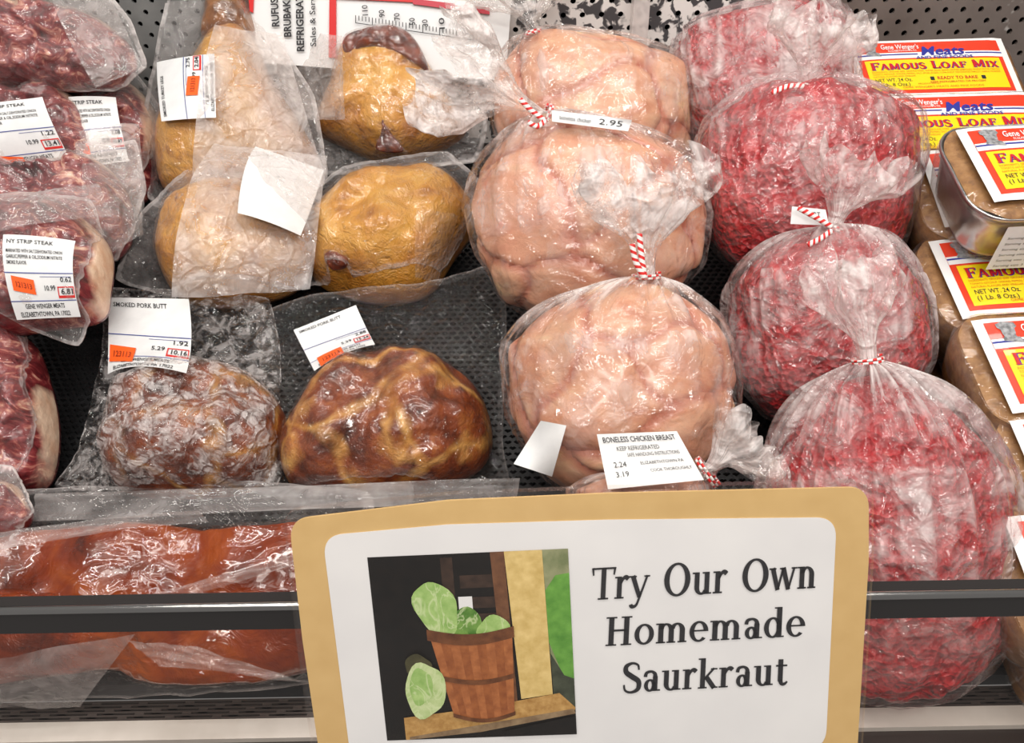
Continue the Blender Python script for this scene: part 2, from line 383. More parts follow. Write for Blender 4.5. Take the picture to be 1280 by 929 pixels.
def serif_text(txt, wt=1.0, smallcaps=False):
    """polygons of a line of lettering with x scaled to 0..1; returns polys, width"""
    out = []; x = 0
    for i, ch in enumerate(txt):
        sc = .8 if (smallcaps and ch != ' ' and i > 0 and txt[i-1] != ' ') else 1
        P, adv = glyph(ch, wt)
        for p in P: out.append([(x+a*sc, b*sc) for a, b in p])
        x += adv*sc+.03
    return [[(a/x, b) for a, b in p] for p in out], x

# ------------------------------------------------------------------ price labels
def price_label(parent, S, title='NY STRIP STEAK', lines=(), nums=('0.62', '10.99', '6.81'), date='121313', blank=False, address=('GENE WENGER MEATS', 'ELIZABETHTOWN, PA 17022'), sticker=(.08, .36, .40, .20), sticker_tilt=-.05):
    """white thermal label, sticker and print on surface S(s,t,lift)"""
    mb = patch_mesh(lambda s, t: S(s, t, 0), 12, 12)
    lab = ob('price_label', mb.v, mb.f, PAPER, parent)
    if blank: return lab
    A = lambda s, t: S(s, t, .0006)
    mb = MB()
    put_text(mb, A, title, .06, .72, .88, .055, .012)
    for i, ln in enumerate(lines): put_text(mb, A, ln, .05, .05+.8*min(1, len(ln)/34), .76-i*.075, .045, .01)
    ob('printed_text', mb.v, mb.f, INK, lab, smooth=False); mb = MB()
    put_text(mb, A, nums[0], .80, .97, .40, .06, .012); put_text(mb, A, nums[1], .55, .71, .30, .06, .012); put_text(mb, A, nums[2], .79, .97, .255, .065, .02)
    ob('printed_numbers', mb.v, mb.f, INK, lab, smooth=False); mb = MB()
    put_text(mb, A, address[0], .2, .8, .105, .05, .012); put_text(mb, A, address[1], .1, .86, .02, .05, .012)
    ob('printed_address', mb.v, mb.f, INK, lab, smooth=False)
    mb = MB(); put_quad(mb, A, .0, .50, 1, .512, 8); put_quad(mb, A, .0, .18, 1, .19, 8); put_quad(mb, A, .5, .46, .97, .466, 4)
    ob('ruled_line', mb.v, mb.f, BLUEINK, lab, smooth=False)
    mb = MB()
    for q in ((.74, .33, .99, .345), (.74, .21, .99, .24), (.74, .21, .755, .345), (.978, .21, .99, .345)): put_quad(mb, A, *q)
    ob('price_box', mb.v, mb.f, REDINK, lab, smooth=False)
    s0, t0, w_, h_ = sticker
    B = lambda lift: (lambda s, t: S(s0+s*w_, t0+t*h_+s*sticker_tilt, lift))
    mb = MB(); put_quad(mb, B(.0012), 0, 0, 1, 1, 4, 3)
    stk = ob('date_sticker', mb.v, mb.f, ORANGE, lab)
    mb = MB(); put_text(mb, B(.0017), date, .18, .88, .3, .36, .015)
    ob('printed_date', mb.v, mb.f, plain('sticker_ink', srgb(150, 52, 20), .6) if 'sticker_ink' not in bpy.data.materials else bpy.data.materials['sticker_ink'], stk, smooth=False)
    return lab
def bez2(g):
    """smooth biquadratic surface through a 3x3 grid g[j][i] of points, j = t from 0 to 1"""
    def q(a, b, c, x): return a*(2*(x-.5)*(x-1)) + b*(4*x*(1-x)) + c*(2*x*(x-.5))
    return lambda s, t: q(*[q(*[g[j][i] for i in range(3)], s) for j in range(3)], t)

# ------------------------------------------------------------------ vacuum packs
class Lump:
    def __init__(s, fr, px, T, p=3.0, amp=.004, freq=30, name='meat', mat=None, zc=.45, z0=0.0, seed=0, side=None, nr=26, na=96):
        pts = catmull(fr.poly(px, z0+T*zc), 5); s.c = centroid(pts); s.tab = polar_table(pts, s.c)
        s.T, s.p, s.amp, s.freq, s.name, s.mat, s.z0, s.seed, s.side, s.nr, s.na = T, p, amp, freq, name, mat, z0, seed, side, nr, na
    def rho(s, u, v):
        x, y = u-s.c[0], v-s.c[1]; r = math.hypot(x, y)
        return r/max(1e-5, tab_at(s.tab, math.atan2(y, x)))
    def h(s, u, v, rho=None):
        r = s.rho(u, v) if rho is None else rho
        if r >= 1: return 0
        n = fbm(u*s.freq, v*s.freq, s.seed, 4)
        fall = (1-r**s.p)
        return max(0, s.T*fall**.5 + s.amp*n*min(1, fall*2.5))
    def mesh(s, parent):
        vs = []; fs = []; ed = []
        vs.append((s.c[0], s.c[1], s.z0+s.h(*s.c, 0))); ed.append(0)
        for i in range(1, s.nr+1):
            r = math.sin(math.pi/2*i/s.nr)
            for k in range(s.na):
                a = 2*math.pi*k/s.na; R = tab_at(s.tab, a)*r
                u, v = s.c[0]+R*math.cos(a), s.c[1]+R*math.sin(a)
                vs.append((u, v, s.z0+s.h(u, v, r)))
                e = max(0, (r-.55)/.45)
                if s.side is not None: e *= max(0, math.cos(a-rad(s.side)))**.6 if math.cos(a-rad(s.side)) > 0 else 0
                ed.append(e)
        for r, z in ((.97, -.12*s.T), (.8, -.2*s.T)):
            for k in range(s.na):
                a = 2*math.pi*k/s.na; R = tab_at(s.tab, a)*r
                vs.append((s.c[0]+R*math.cos(a), s.c[1]+R*math.sin(a), s.z0+z)); ed.append(1 if s.side is None else 0)
        vs.append((s.c[0], s.c[1], s.z0-.2*s.T)); ed.append(0)
        na = s.na
        for k in range(na): fs.append((0, 1+k, 1+(k+1) % na))
        for i in range(s.nr+1):
            for k in range(na):
                a = 1+i*na+k; b = 1+i*na+(k+1) % na; fs.append((a, a+na, b+na, b))
        last = len(vs)-1
        for k in range(na): fs.append((1+(s.nr+1)*na+(k+1) % na, 1+(s.nr+1)*na+k, last))
        return ob(s.name, vs, fs, s.mat, parent, attrs={'edge': ed})

def make_pack(name, label, cat, fr, pouch, lumps, labels=(), flaps=(), group=None, milk=.08, edge_milk=.25, wrinkle=.003, nr=44, na=150, seed=0, ridge=8, film=None, sealz=0.0):
    root = empty(name, fr.m, label, cat, group)
    for L in lumps: L.mesh(root)
    P = fr.poly(pouch, .002); P2 = []
    for i, p in enumerate(P):                      # slightly rounded corners
        a, b = P[i-1], P[(i+1) % len(P)]
        P2 += [tuple(p[k]*.8+a[k]*.2 for k in (0, 1)), tuple(p[k]*.94+(a[k]+b[k])*.03 for k in (0, 1)), tuple(p[k]*.8+b[k]*.2 for k in (0, 1))]
    c = lumps[0].c if lumps else centroid(P)
    tab = polar_table(P2, c)
    def H(u, v):
        z = 0
        for L in lumps:
            r = L.rho(u, v); hh = L.z0 + L.h(u, v, r)+.0018 if r < 1 else 0
            tail = (L.z0*.6+L.T*.42)*math.exp(-max(0, r-.8)*5.5)
            z = max(z, hh, tail)
        r0 = min([L.rho(u, v) for L in lumps], default=1.5)
        ang = math.atan2(v-c[1], u-c[0])
        env = math.exp(-max(0, r0-1)*2.2) if r0 > .92 else max(0, (r0-.6)/.32)*.6
        w1 = 1-abs(noise.noise(V3((math.cos(ang)*ridge, math.sin(ang)*ridge, seed*3.1+r0*.6))))*2
        w2 = 1-abs(noise.noise(V3((u*28+seed, v*28, seed*1.7))))*2
        return z + wrinkle*env*max(0, w1)*1.4 + wrinkle*(.4+.6*min(1, max(0, r0-.9)*2))*max(0, w2) + .0008 + sealz
    vs = [(c[0], c[1], H(*c))]; mk = [milk]; fs = []
    for i in range(1, nr+1):
        q = (i/nr)**.85
        for k in range(na):
            a = 2*math.pi*k/na; R = tab_at(tab, a)*q; u, v = c[0]+R*math.cos(a), c[1]+R*math.sin(a)
            vs.append((u, v, H(u, v)))
            seal = 1 if q > .955 else 0
            r0 = min([L.rho(u, v) for L in lumps], default=2)
            mk.append(max(0, milk + edge_milk*(.5*max(0, min(1, (r0-.95)*3)) + .7*seal)) + (.3 if i == nr else .06 if i > nr-3 else 0))  # outermost rings whitened to imitate a bright edge highlight
    for k in range(na): fs.append((0, 1+k, 1+(k+1) % na))
    for i in range(nr-1):
        for k in range(na):
            a = 1+i*na+k; b = 1+i*na+(k+1) % na; fs.append((a, a+na, b+na, b))
    n0 = len(vs)                                    # thin rim so that the pouch has a closed edge
    for k in range(na):
        x, y, z = vs[1+(nr-1)*na+k]; vs.append((x, y, z-.0012)); mk.append(milk+edge_milk)
    for k in range(na): fs.append((1+(nr-1)*na+k, n0+k, n0+(k+1) % na, 1+(nr-1)*na+(k+1) % na))
    pf = ob('plastic_pouch', vs, fs, film or FILM, root, attrs={'milk': mk})
    def surf(corners, lift):
        zs = [lumps[0].T*.6 if lumps else 0]*4
        for _ in range(4):                                  # settle on the height actually found there
            C = [fr.uv(x, y, z) for (x, y), z in zip(corners, zs)]
            def uvp(s, t):
                b = [C[3][k]*(1-s)+C[2][k]*s for k in (0, 1)]; tp = [C[0][k]*(1-s)+C[1][k]*s for k in (0, 1)]
                return b[0]*(1-t)+tp[0]*t, b[1]*(1-t)+tp[1]*t
            G = [[uvp(i/4, j/4) for i in range(5)] for j in range(5)]
            Z = [[H(*G[j][i]) for i in range(5)] for j in range(5)]
            m_ = sum(map(sum, Z))/25
            gs = sum(Z[j][i]*(i-2) for j in range(5) for i in range(5))/50; gt = sum(Z[j][i]*(j-2) for j in range(5) for i in range(5))/50
            pl_ = lambda i, j: m_+gs*(i-2)+gt*(j-2)
            g = [[V3((*G[j*2][i*2], pl_(i*2, j*2)*.6+.4*Z[j*2][i*2])) for i in range(3)] for j in range(3)]
            q = bez2(g)
            need = max([H(*q(i/6, j/6).xy)-q(i/6, j/6).z for i in range(7) for j in range(7)])
            up = lift+max(0, need)*.8
            zs = [g[2][0].z+up, g[2][2].z+up, g[0][2].z+up, g[0][0].z+up]
        return lambda s, t, dz=0: q(s, t)+V3((0, 0, up+dz))
    for lb in labels:
        kw = dict(lb); cs = kw.pop('px'); lift = kw.pop('lift', .0012)
        price_label(root, surf(cs, lift), **kw)
    for cs, mkv, lift in flaps:
        S = surf(cs, lift); mb = MB()
        rnd = random.random()*50
        put_quad(mb, lambda s, t: S(s, t, .004*noise.noise(V3((s*3+rnd, t*4, rnd))) + .003*abs(noise.noise(V3((s*9+rnd, t*2, 3))))), 0, 0, 1, 1, 24, 18)
        ob('film_flap', mb.v, mb.f, film or FILM, root, attrs={'milk': [mkv]*len(mb.v)})
    return root

# ------------------------------------------------------------------ tied bags
TIE = None
def tie_mat():
    t = NT('candy_stripe_twist_tie'); st = t.attr('along')
    c = t.ramp(t.math('FRACT', st), [(0, srgb(236, 230, 226)), (.55, srgb(214, 42, 40))], 'CONSTANT')
    return t.done(t.bsdf(c, .45))
TIE = tie_mat(); MARKER = plain('cream_marker', srgb(238, 220, 196), .5)
def ribbon(name, pts, width, side, parent, n=10, pitch=.006, mat=None, thick=.0008):
    q = catmull(pts, n, False); vs = []; al = []; L = 0
    for i, p in enumerate(q):
        p = V3(p)
        if i: L += (p-V3(q[i-1])).length
        d = (V3(q[min(i+1, len(q)-1)])-V3(q[max(0, i-1)])).normalized(); sd = d.cross(side)
        sd = sd.normalized()*width/2 if sd.length > 1e-6 else V3((width/2, 0, 0)); nn = sd.cross(d).normalized()*thick
        for a, b in ((-1, -1), (1, -1), (1, 1), (-1, 1)):
            vs.append(p+sd*a+nn*b); al.append((L+a*width*.35)/pitch+10)
    fs = []
    for i in range(len(q)-1):
        for k in range(4): a = i*4+k; b = i*4+(k+1) % 4; fs.append((a, b, b+4, a+4))
    fs += [(0, 3, 2, 1), tuple(len(vs)-4+k for k in range(4))]
    return ob(name, vs, fs, mat or TIE, parent, attrs={'along': al})
def sstep(x): x = max(0, min(1, x)); return x*x*(3-2*x)
def make_bag(name, label, group, depth, body, neck, ruff, contents, thick=.75, tilt=50, seed=0, film=None, milk=(.10, .5, .55), meat_top=.72, e=1.0, tails=(), labels=(), scribbles=(), lumpy=.05, nb=11, ruff_wave=5, neck_z=.25, neck_r=.007, pleat=1.0, ruff_bend=.0, roll=0, pleat_down=.8, cone=.3, fill=.75, top_arc=.8):
    cx, cy, rxp, ryp = body
    fr = Fr(cx, cy, 0, tilt, roll=roll, depth=depth); k = depth/F
    rx = rxp*k; ry = ryp*k; rz = rx*thick
    root = empty(name, fr.m, label, 'meat bag', group)
    def body_pt(th, ph, s=1.0):
        c, sn = math.cos(ph), math.sin(ph)
        c = abs(c)**.72; sn = math.copysign(abs(sn)**.9, sn)
        d = V3((math.cos(th)*c, sn, math.sin(th)*c))
        b = 1+lumpy*fbm(d.x*1.6+seed*5, d.y*1.6, d.z*1.6+seed, 3)*1.5
        return V3((d.x*rx, d.y*ry, d.z*rz))*b*s
    nz = rz*neck_z
    nu, nv = fr.uv(neck[0], neck[1], nz); N = V3((nu, nv, nz))
    re = V3((*fr.uv(ruff[0], ruff[1], nz+ruff[4] if len(ruff) > 4 else nz), nz+(ruff[4] if len(ruff) > 4 else 0)))
    rd = (re-N); rl = rd.length; rd.normalize()
    rs = rd.cross(V3((0, 0, 1))).normalized(); rn = rs.cross(rd).normalized()
    rw = ruff[2]*k/2; rt = ruff[3]*k/2
    na = 200; rows = []
    PH0 = rad(22)
    nbod, ntop, nruf = 26, 26, 26
    def pl(th, s):   # radiating pleats
        v = 1-abs(noise.noise(V3((math.cos(th)*7, math.sin(th)*7, seed*2.3+s*.35))))*2.4
        v2 = 1-abs(noise.noise(V3((math.cos(th)*15, math.sin(th)*15, seed*1.3+9+s*.5))))*2.4
        return max(-.4, v)*.7+max(-.4, v2)*.4
    vs = []; mk = []
    for i in range(1, nbod+1):
        ph = -math.pi/2+(PH0+math.pi/2)*i/nbod
        f = sstep((ph+pleat_down)/(PH0+pleat_down)); low = .4+.6*sstep((ph+1.3)/1.3)
        for j in range(na):
            th = 2*math.pi*j/na; p = body_pt(th, ph, 1.012); d = p.normalized()
            w_ = noise.noise(V3((p.x*38, p.y*38, p.z*38+seed)))
            vs.append(p+d*(.0038*f*max(0, pl(th, 0))*pleat + .0012*abs(w_))); mk.append(low*(milk[0]*(1+1.6*f*max(0, pl(th, 0)))+.10*f*max(0, pl(th, 0))))  # pleat ridges whitened as painted highlight streaks down the body
    def top_pt(th, s_, sc):
        ph = PH0+(math.pi/2*top_arc-PH0)*s_; w_ = sstep(s_**.9)*(1-cone)+s_*cone
        return body_pt(th, ph, sc), w_
    for i in range(1, ntop+1):
        s_ = i/ntop
        for j in range(na):
            th = 2*math.pi*j/na; b, w_ = top_pt(th, s_, 1.012)
            tgt = N + V3((math.cos(th), 0, math.sin(th)))*neck_r
            p = b*(1-w_)+tgt*w_
            dd = (b-V3((0, b.y, 0))).normalized()
            amp = .0025+.0085*math.sin(math.pi*min(1, s_**.8))
            p = p+dd*amp*max(-.1, pl(th, s_))*(1-w_**6)*pleat
            vs.append(p); mk.append(milk[0]+(milk[1]-milk[0])*sstep(s_*1.25)*(.35+1.0*max(0, pl(th, s_))))  # milky shoulders, with extra white on the pleats imitating streak highlights
    for i in range(1, nruf+1):
        s_ = i/nruf
        for j in range(na):
            th = 2*math.pi*j/na; g = sstep(s_*1.25)**.8
            a = neck_r+(rw-neck_r)*g; c_ = neck_r+(rt-neck_r)*g
            wav = 1+.22*g*math.sin(ruff_wave*th+seed*1.9+2*s_)+.35*g*noise.noise(V3((math.cos(th)*4, math.sin(th)*4, seed+s_*1.5)))
            len_ = rl*s_*(1+.32*g*noise.noise(V3((math.cos(th)*3+seed, math.sin(th)*3, 5.0))))
            ct = (math.cos(th), math.sin(th))
            base0 = V3((ct[0], 0, ct[1]))*neck_r
            ring_ = rs*(-ct[0])*a*wav + rn*ct[1]*c_*wav if rd.y > -10 else None
            if rs.x > 0: ring_ = rs*ct[0]*a*wav + rn*(ct[1])*c_*wav
            p = N+rd*len_ + base0*(1-g)+ring_*g
            cr = noise.noise(V3((p.x*60, p.y*60, p.z*60+seed)))
            p = p + (rn*.007+rs*.004)*cr*g + (rn*.003-rs*.002)*noise.noise(V3((p.x*120, p.y*120, seed)))*g + rn*ruff_bend*s_*s_
            vs.append(p); mk.append(milk[2]*(.45+.9*max(0, pl(th, s_*.5)))*(1.15-.35*s_))
    nrow = nbod+ntop+nruf
    fs = []
    for i in range(nrow-1):
        for j in range(na):
            a = i*na+j; b = i*na+(j+1) % na; fs.append((a, b, b+na, a+na))
    vs.append(body_pt(0, -math.pi/2, 1.012)); mk.append(milk[0]); pole = len(vs)-1
    for j in range(na): fs.append((pole, (j+1) % na, j))
    bagmesh = ob('plastic_bag', vs, fs, film or BAGFILM, root, attrs={'milk': mk})
    # contents
    rnd = random.Random(seed+100)
    nt, npn = 150, 80
    def meat_pt(th, ph):
        """contents hug the bag from the bottom up to a domed top inside the shoulders"""
        t_ = (ph+math.pi/2)/math.pi
        if t_ < .55: return body_pt(th, -math.pi/2+(PH0+math.pi/2)*t_/.55, .996)
        x = (t_-.55)/.45
        if x < .65:
            b_, w_ = top_pt(th, fill*x/.65, .992); tg = N+V3((math.cos(th), 0, math.sin(th)))*neck_r
            return b_*(1-w_)+tg*w_
        b_, w_ = top_pt(th, fill, .992); tg = N+V3((math.cos(th), 0, math.sin(th)))*neck_r; e_ = b_*(1-w_)+tg*w_
        c0 = N*w_+V3((0, (1-w_)*ry*math.sin(PH0+(math.pi/2*top_arc-PH0)*fill), 0))
        q_ = (x-.65)/.35
        return e_*math.cos(q_*math.pi/2)+(c0+V3((0, ry*.06, 0)))*(1-math.cos(q_*math.pi/2))
    if contents == 'chicken':
        seeds = []
        gd = []
        for i in range(nb*2):                       # spread directions evenly
            y = 1-2*(i+.5)/(nb*2); r = math.sqrt(1-y*y); a = i*2.39996+seed
            gd.append(V3((math.cos(a)*r, y, math.sin(a)*r))+V3((rnd.uniform(-.22, .22), rnd.uniform(-.22, .22), rnd.uniform(-.22, .22))))
        gd = [g.normalized() for g in gd]
        A = [(V3((rnd.uniform(.6, 1.5), rnd.uniform(.9, 1.7), 1))) for g in gd]
        V = []; cell = []; E = []
        for i in range(npn+1):
            ph = -math.pi/2+math.pi*i/npn
            for j in range(nt):
                th = 2*math.pi*j/nt; d = V3((math.cos(th)*math.cos(ph), math.sin(ph), math.sin(th)*math.cos(ph)))
                dw = d+V3((noise.noise(d*1.8+V3((seed, 0, 0))), noise.noise(d*1.8+V3((0, seed, 7))), noise.noise(d*1.8+V3((3, 0, seed)))))*.22
                ds = sorted((((dw-g).x*a.x)**2+((dw-g).y*a.y)**2+((dw-g).z)**2, q) for q, (g, a) in enumerate(zip(gd, A)))[:2]
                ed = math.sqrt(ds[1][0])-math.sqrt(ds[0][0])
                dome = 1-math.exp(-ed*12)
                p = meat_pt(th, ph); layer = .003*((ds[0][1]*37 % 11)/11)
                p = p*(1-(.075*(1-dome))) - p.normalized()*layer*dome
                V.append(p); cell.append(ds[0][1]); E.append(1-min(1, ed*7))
        cells = {}
        for i in range(npn):
            for j in range(nt):
                a = i*nt+j; b = i*nt+(j+1) % nt; cells.setdefault(cell[a], []).append((a, a+nt, b+nt, b))
        for q, fl in cells.items():
            idx = {}; vv = []; ff = []; ee = []
            for f_ in fl:
                nf = []
                for i in f_:
                    if i not in idx: idx[i] = len(vv); vv.append(V[i]); ee.append(E[i])
                    nf.append(idx[i])
                ff.append(tuple(reversed(nf)))
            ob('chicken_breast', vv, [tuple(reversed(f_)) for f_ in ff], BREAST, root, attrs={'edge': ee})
    else:
        V = []; fs = []
        for i in range(npn+1):
            ph = -math.pi/2+math.pi*i/npn
            for j in range(nt):
                th = 2*math.pi*j/nt; p = meat_pt(th, ph); d = p.normalized()
                q = p*1.0
                g = noise.noise(V3((q.x*160, q.y*160, q.z*160)))*.0016 + noise.noise(V3((q.x*60, q.y*60, q.z*60+seed)))*.003
                V.append(p+d*(g-.003))
        for i in range(npn):
            for j in range(nt):
                a = i*nt+j; b = i*nt+(j+1) % nt; fs.append((a, a+nt, b+nt, b))
        ob('ground_beef', V, fs, BEEF, root)
    # twist tie: two turns round the neck and the twisted tails
    wind = []
    for i in range(26):
        a = 4*math.pi*i/25; wind.append(tuple(N + rd*(.004*i/25-.002) + (rs*math.cos(a)+rn*math.sin(a))*(neck_r+.003)))
    ribbon('twist_tie', wind, .0035, (rd+V3((.01, .02, .03))), root, 2)
    for tl in tails:
        pts = []
        for q, (x, y) in enumerate(tl):
            zz = nz+neck_r+.014+.004*q; pts.append((*fr.uv(x, y, zz), zz))
        ribbon('twist_tie_tail', pts, .0042, V3((0, 0, 1)), root, 8, pitch=.0058)
    # stickers laid on the bag where the photograph shows them
    if labels or scribbles:
        inv = fr.inv; bvh = BVHTree.FromPolygons(vs, fs)
        cl = inv @ CAM
        for sc_ in scribbles:
            pts = []
            for x, y in sc_:
                d = (inv.to_3x3() @ raydir(x, y)).normalized(); h_ = bvh.ray_cast(cl, d)
                if h_[0]: pts.append(tuple(h_[0]-d*.003))
            if len(pts) > 2: ribbon('marker_writing', pts, .0016, -d, root, 4, mat=MARKER, thick=.0003)
        for lb in labels:
            g = []
            C = lb['px']; nx, ny = 8, 6
            def hitp(s_, t_):
                x = (C[3][0]*(1-s_)+C[2][0]*s_)*(1-t_)+(C[0][0]*(1-s_)+C[1][0]*s_)*t_
                y = (C[3][1]*(1-s_)+C[2][1]*s_)*(1-t_)+(C[0][1]*(1-s_)+C[1][1]*s_)*t_
                d = (inv.to_3x3() @ raydir(x, y)).normalized(); h_ = bvh.ray_cast(cl, d)
                return (h_[0], d) if h_[0] else (None, d)
            P = [[hitp(i/nx, j/ny) for i in range(nx+1)] for j in range(ny+1)]
            ok = [(p-cl).length for r in P for p, d in r if p]
            if not ok: continue
            md = sorted(ok)[len(ok)//2]
            dist = [[((p-cl).length if p else md) for p, d in r] for r in P]
            dist = [[max(md-.02, min(md+.02, x)) for x in r] for r in dist]
            gg = [[cl+P[j*3][i*4][1]*(min(dist[min(ny, max(0, j*3+b))][min(nx, max(0, i*4+a))] for a in (-1, 0, 1) for b in (-1, 0, 1))-lb.get('lift', .003)) for i in range(3)] for j in range(3)]
            q = bez2(gg); vn = (cl-q(.5, .5)).normalized()
            S = lambda s_, t_, dz=0, q=q, vn=vn: q(s_, t_)+vn*dz
            mb = patch_mesh(lambda s_, t_: S(s_, t_), 8, 6); lo = ob('paper_label', mb.v, mb.f, lb.get('mat', PAPER), root)
            for tx in lb.get('text', ()):
                mb = MB(); put_text(mb, lambda s_, t_: S(s_, t_, .0008), *tx); ob('printed_text', mb.v, mb.f, INK, lo, smooth=False)
    return root

# ================================================================== the display case
I4 = Matrix.Identity(4)
def build_case():
    # back wall: perforated steel panels in front of a dark plenum
    root = empty('wall_back', Matrix.Translation((0, WALL_Y, 1.0))); root['kind'] = 'structure'
    t = NT('perforated_grey_steel'); n = t.noise(9, 5); c = t.ramp(n, [(.3, srgb(112, 100, 94)), (.7, srgb(148, 136, 130))])
    sp = t.val(t.noise(24, 3), .68, .72); c = t.mix(sp, c, srgb(210, 205, 200)); grey = t.done(t.bsdf(c, .38, Metallic=.35))
    t = NT('speckled_panel'); n = t.noise(70, 3, .5, .6, t.stretch(1, 1, 1)); c = t.ramp(n, [(.44, srgb(66, 64, 66)), (.5, srgb(220, 214, 210))])  # irregular white and dark speckle over the centre panel
    white = t.done(t.bsdf(c, .5))
    t = NT('dull_grey_panel'); n = t.noise(14, 4); c = t.ramp(n, [(.3, srgb(92, 92, 92)), (.7, srgb(132, 132, 130))]); dull = t.done(t.bsdf(c, .5))
    def panel(x0, x1, z0, z1, mat, px=.0195, pz=.0125, r=.0030):
        mb = MB(); row = 0; z = z0
        while z < z1-1e-6:
            x = x0-(px/2 if row % 2 else 0)
            while x < x1-1e-6:
                a, b = max(x, x0), min(x+px, x1)
                cx, cz = x+px/2, z+pz/2
                if b-a < px*.99:
                    mb.add([(a, 0, z), (b, 0, z), (b, 0, z+pz), (a, 0, z+pz)], [(0, 1, 2, 3)])
                else:
                    o_ = [(a, z), (cx, z), (b, z), (b, cz), (b, z+pz), (cx, z+pz), (a, z+pz), (a, cz)]
                    i_ = [(cx+r*math.cos(rad(225+45*k)), cz+r*math.sin(rad(225+45*k))) for k in range(8)]
                    mb.add([(p, 0, q) for p, q in o_]+[(p, 0, q) for p, q in i_]+[(p, .004, q) for p, q in i_],
                           [(k, (k+1) % 8, 8+(k+1) % 8, 8+k) for k in range(8)]+[(8+k, 8+(k+1) % 8, 16+(k+1) % 8, 16+k) for k in range(8)])
                x += px
            z += pz; row += 1
        ob('perforated_panel', mb.v, mb.f, mat, root, smooth=False)
    zb = deck_z(WALL_Y)-1.0-.01
    panel(-1.6, -.17, zb, zb+.52, dull); panel(-.165, .285, zb, zb+.52, white, .022, .015, .0034); panel(.29, 1.6, zb, zb+.52, grey, .0205, .0125, .0034)
    for x in (-.1675, .2875):
        ob('panel_joint', *box(x-.004, -.002, zb, x+.004, .003, zb+.52), dull, root, smooth=False)
    ob('plenum', *box(-1.6, .03, zb, 1.6, .04, zb+.52), plain('plenum_black', srgb(14, 14, 15), .8), root, smooth=False)
    d = ob('shelf_divider', *box(.142, .99, 1.17, .160, 1.012, 1.56), film_mat('acrylic', 1, 8, .05, base=.06), None, smooth=False, attrs={'milk': [.45]*8})
    tag(d, 'clear plastic upright strip against the speckled back panel', 'divider')
    # deck and black mat with raised nubs
    L = (WALL_Y-.38)/math.cos(SLOPE)
    mw = Matrix.Translation((0, .38, deck_z(.38))) @ Matrix.Rotation(SLOPE, 4, 'X')
    fl = ob('floor', *box(-1.6, 0, -.03, 1.6, L, -.006), plain('deck_steel', srgb(60, 60, 62), .5, Metallic=.6), None, smooth=False); fl.matrix_world = mw; fl['kind'] = 'structure'
    mat = empty('display_mat', mw, 'black nubbed rubber mat lining the case under the meat', 'mat')
    blk = mottled('black_rubber', srgb(11, 11, 12), srgb(20, 20, 22), 60, .42)
    ob('mat_sheet', *box(-1.6, .004, -.006, 1.6, L, -.002), blk, mat, smooth=False)
    mb = MB(); p = .0085; j = 0; y = .008
    while y < L-.01:
        x = -1.25+(p/2 if j % 2 else 0)
        while x < 1.25:
            r, h = .0036, .0028
            mb.add([(x+r*math.cos(a), y+r*.7*math.sin(a), -.002) for a in (0, 1.57, 3.14, 4.71)]+[(x+.4*r*math.cos(a), y+.3*r*math.sin(a), h-.002) for a in (0, 1.57, 3.14, 4.71)],
                   [(0, 1, 5, 4), (1, 2, 6, 5), (2, 3, 7, 6), (3, 0, 4, 7), (4, 5, 6, 7)])
            x += p
        y += p*.75; j += 1
    s = ob('mat_nubs', mb.v, mb.f, blk, mat, smooth=False); s['kind'] = 'stuff'
    # return air grille in front of the mat
    g = empty('air_grille', Matrix.Translation((0, .362, deck_z(.37)-.012)), 'slotted dark metal air grille along the front of the case', 'grille')
    gm = plain('grille_metal', srgb(120, 112, 108), .4, Metallic=.7)
    ob('grille_trough', *box(-1.6, 0, -.03, 1.6, .018, -.026), plain('trough_dark', srgb(24, 22, 22), .7), g, smooth=False)
    for k in range(6):
        y = k*.003; ob('grille_bar', *box(-1.6, y, -.004, 1.6, y+.0014, 0), gm, g, smooth=False)
    mb = MB(); x = -1.6; i = 0
    while x < 1.6:
        for k in range(5):
            xx = x+(k % 3)*.012; mb.box(xx, k*.003, -.0035, xx+.007, k*.003+.0031, -.0004)
        x += .036
    ob('grille_bridges', mb.v, mb.f, gm, g, smooth=False)['kind'] = 'stuff'
    # front ledge
    z = deck_z(.37)-.012
    l = ob('trim_1', *box(-1.6, .345, z-.03, 1.6, .361, z+.001), mottled('white_enamel', srgb(206, 200, 192), srgb(222, 217, 210), 30, .4), None, smooth=False); l['kind'] = 'structure'
    l = ob('trim_2', *box(-1.6, .29, z-.06, 1.6, .3448, z-.004), plain('bumper_dark', srgb(52, 46, 44), .4), None, smooth=False); l['kind'] = 'structure'
    # clear front guard carrying a dark rail with a bright metal lip
    pr = hit_plane(640, 745, V3((0, .322, 0)), V3((0, 1, 0)))
    rt = empty('front_guard', Matrix.Translation((0, .322, z-.003)), 'clear front guard with a glossy dark rail and bright metal lip', 'rail')
    hgt = pr.z-z+.003
    ob('clear_panel', *box(-1.6, -.001, 0, 1.6, .002, hgt-.004), film_mat('guard_acrylic', .2, 5, .02, rough=.03, base=.008, fine=.02, fz=.12), rt, smooth=False, attrs={'milk': [.02]*8})
    def extr(name, prof, mat):
        n = len(prof); vs = [(x, y, zz) for x in (-1.6, 1.6) for y, zz in prof]
        ob(name, vs, [(i, (i+1) % n, n+(i+1) % n, n+i) for i in range(n)]+[tuple(range(n))[::-1], tuple(range(n, 2*n))], mat, rt, smooth=False)
    extr('rail', [(-.004, hgt-.022), (.003, hgt-.022), (.003, hgt-.006), (.006, hgt-.004), (.006, hgt), (-.004, hgt)], plain('dark_glossy_rail', srgb(44, 40, 39), .14, Specular_IOR_Level=.8))
    rr_ = .0026
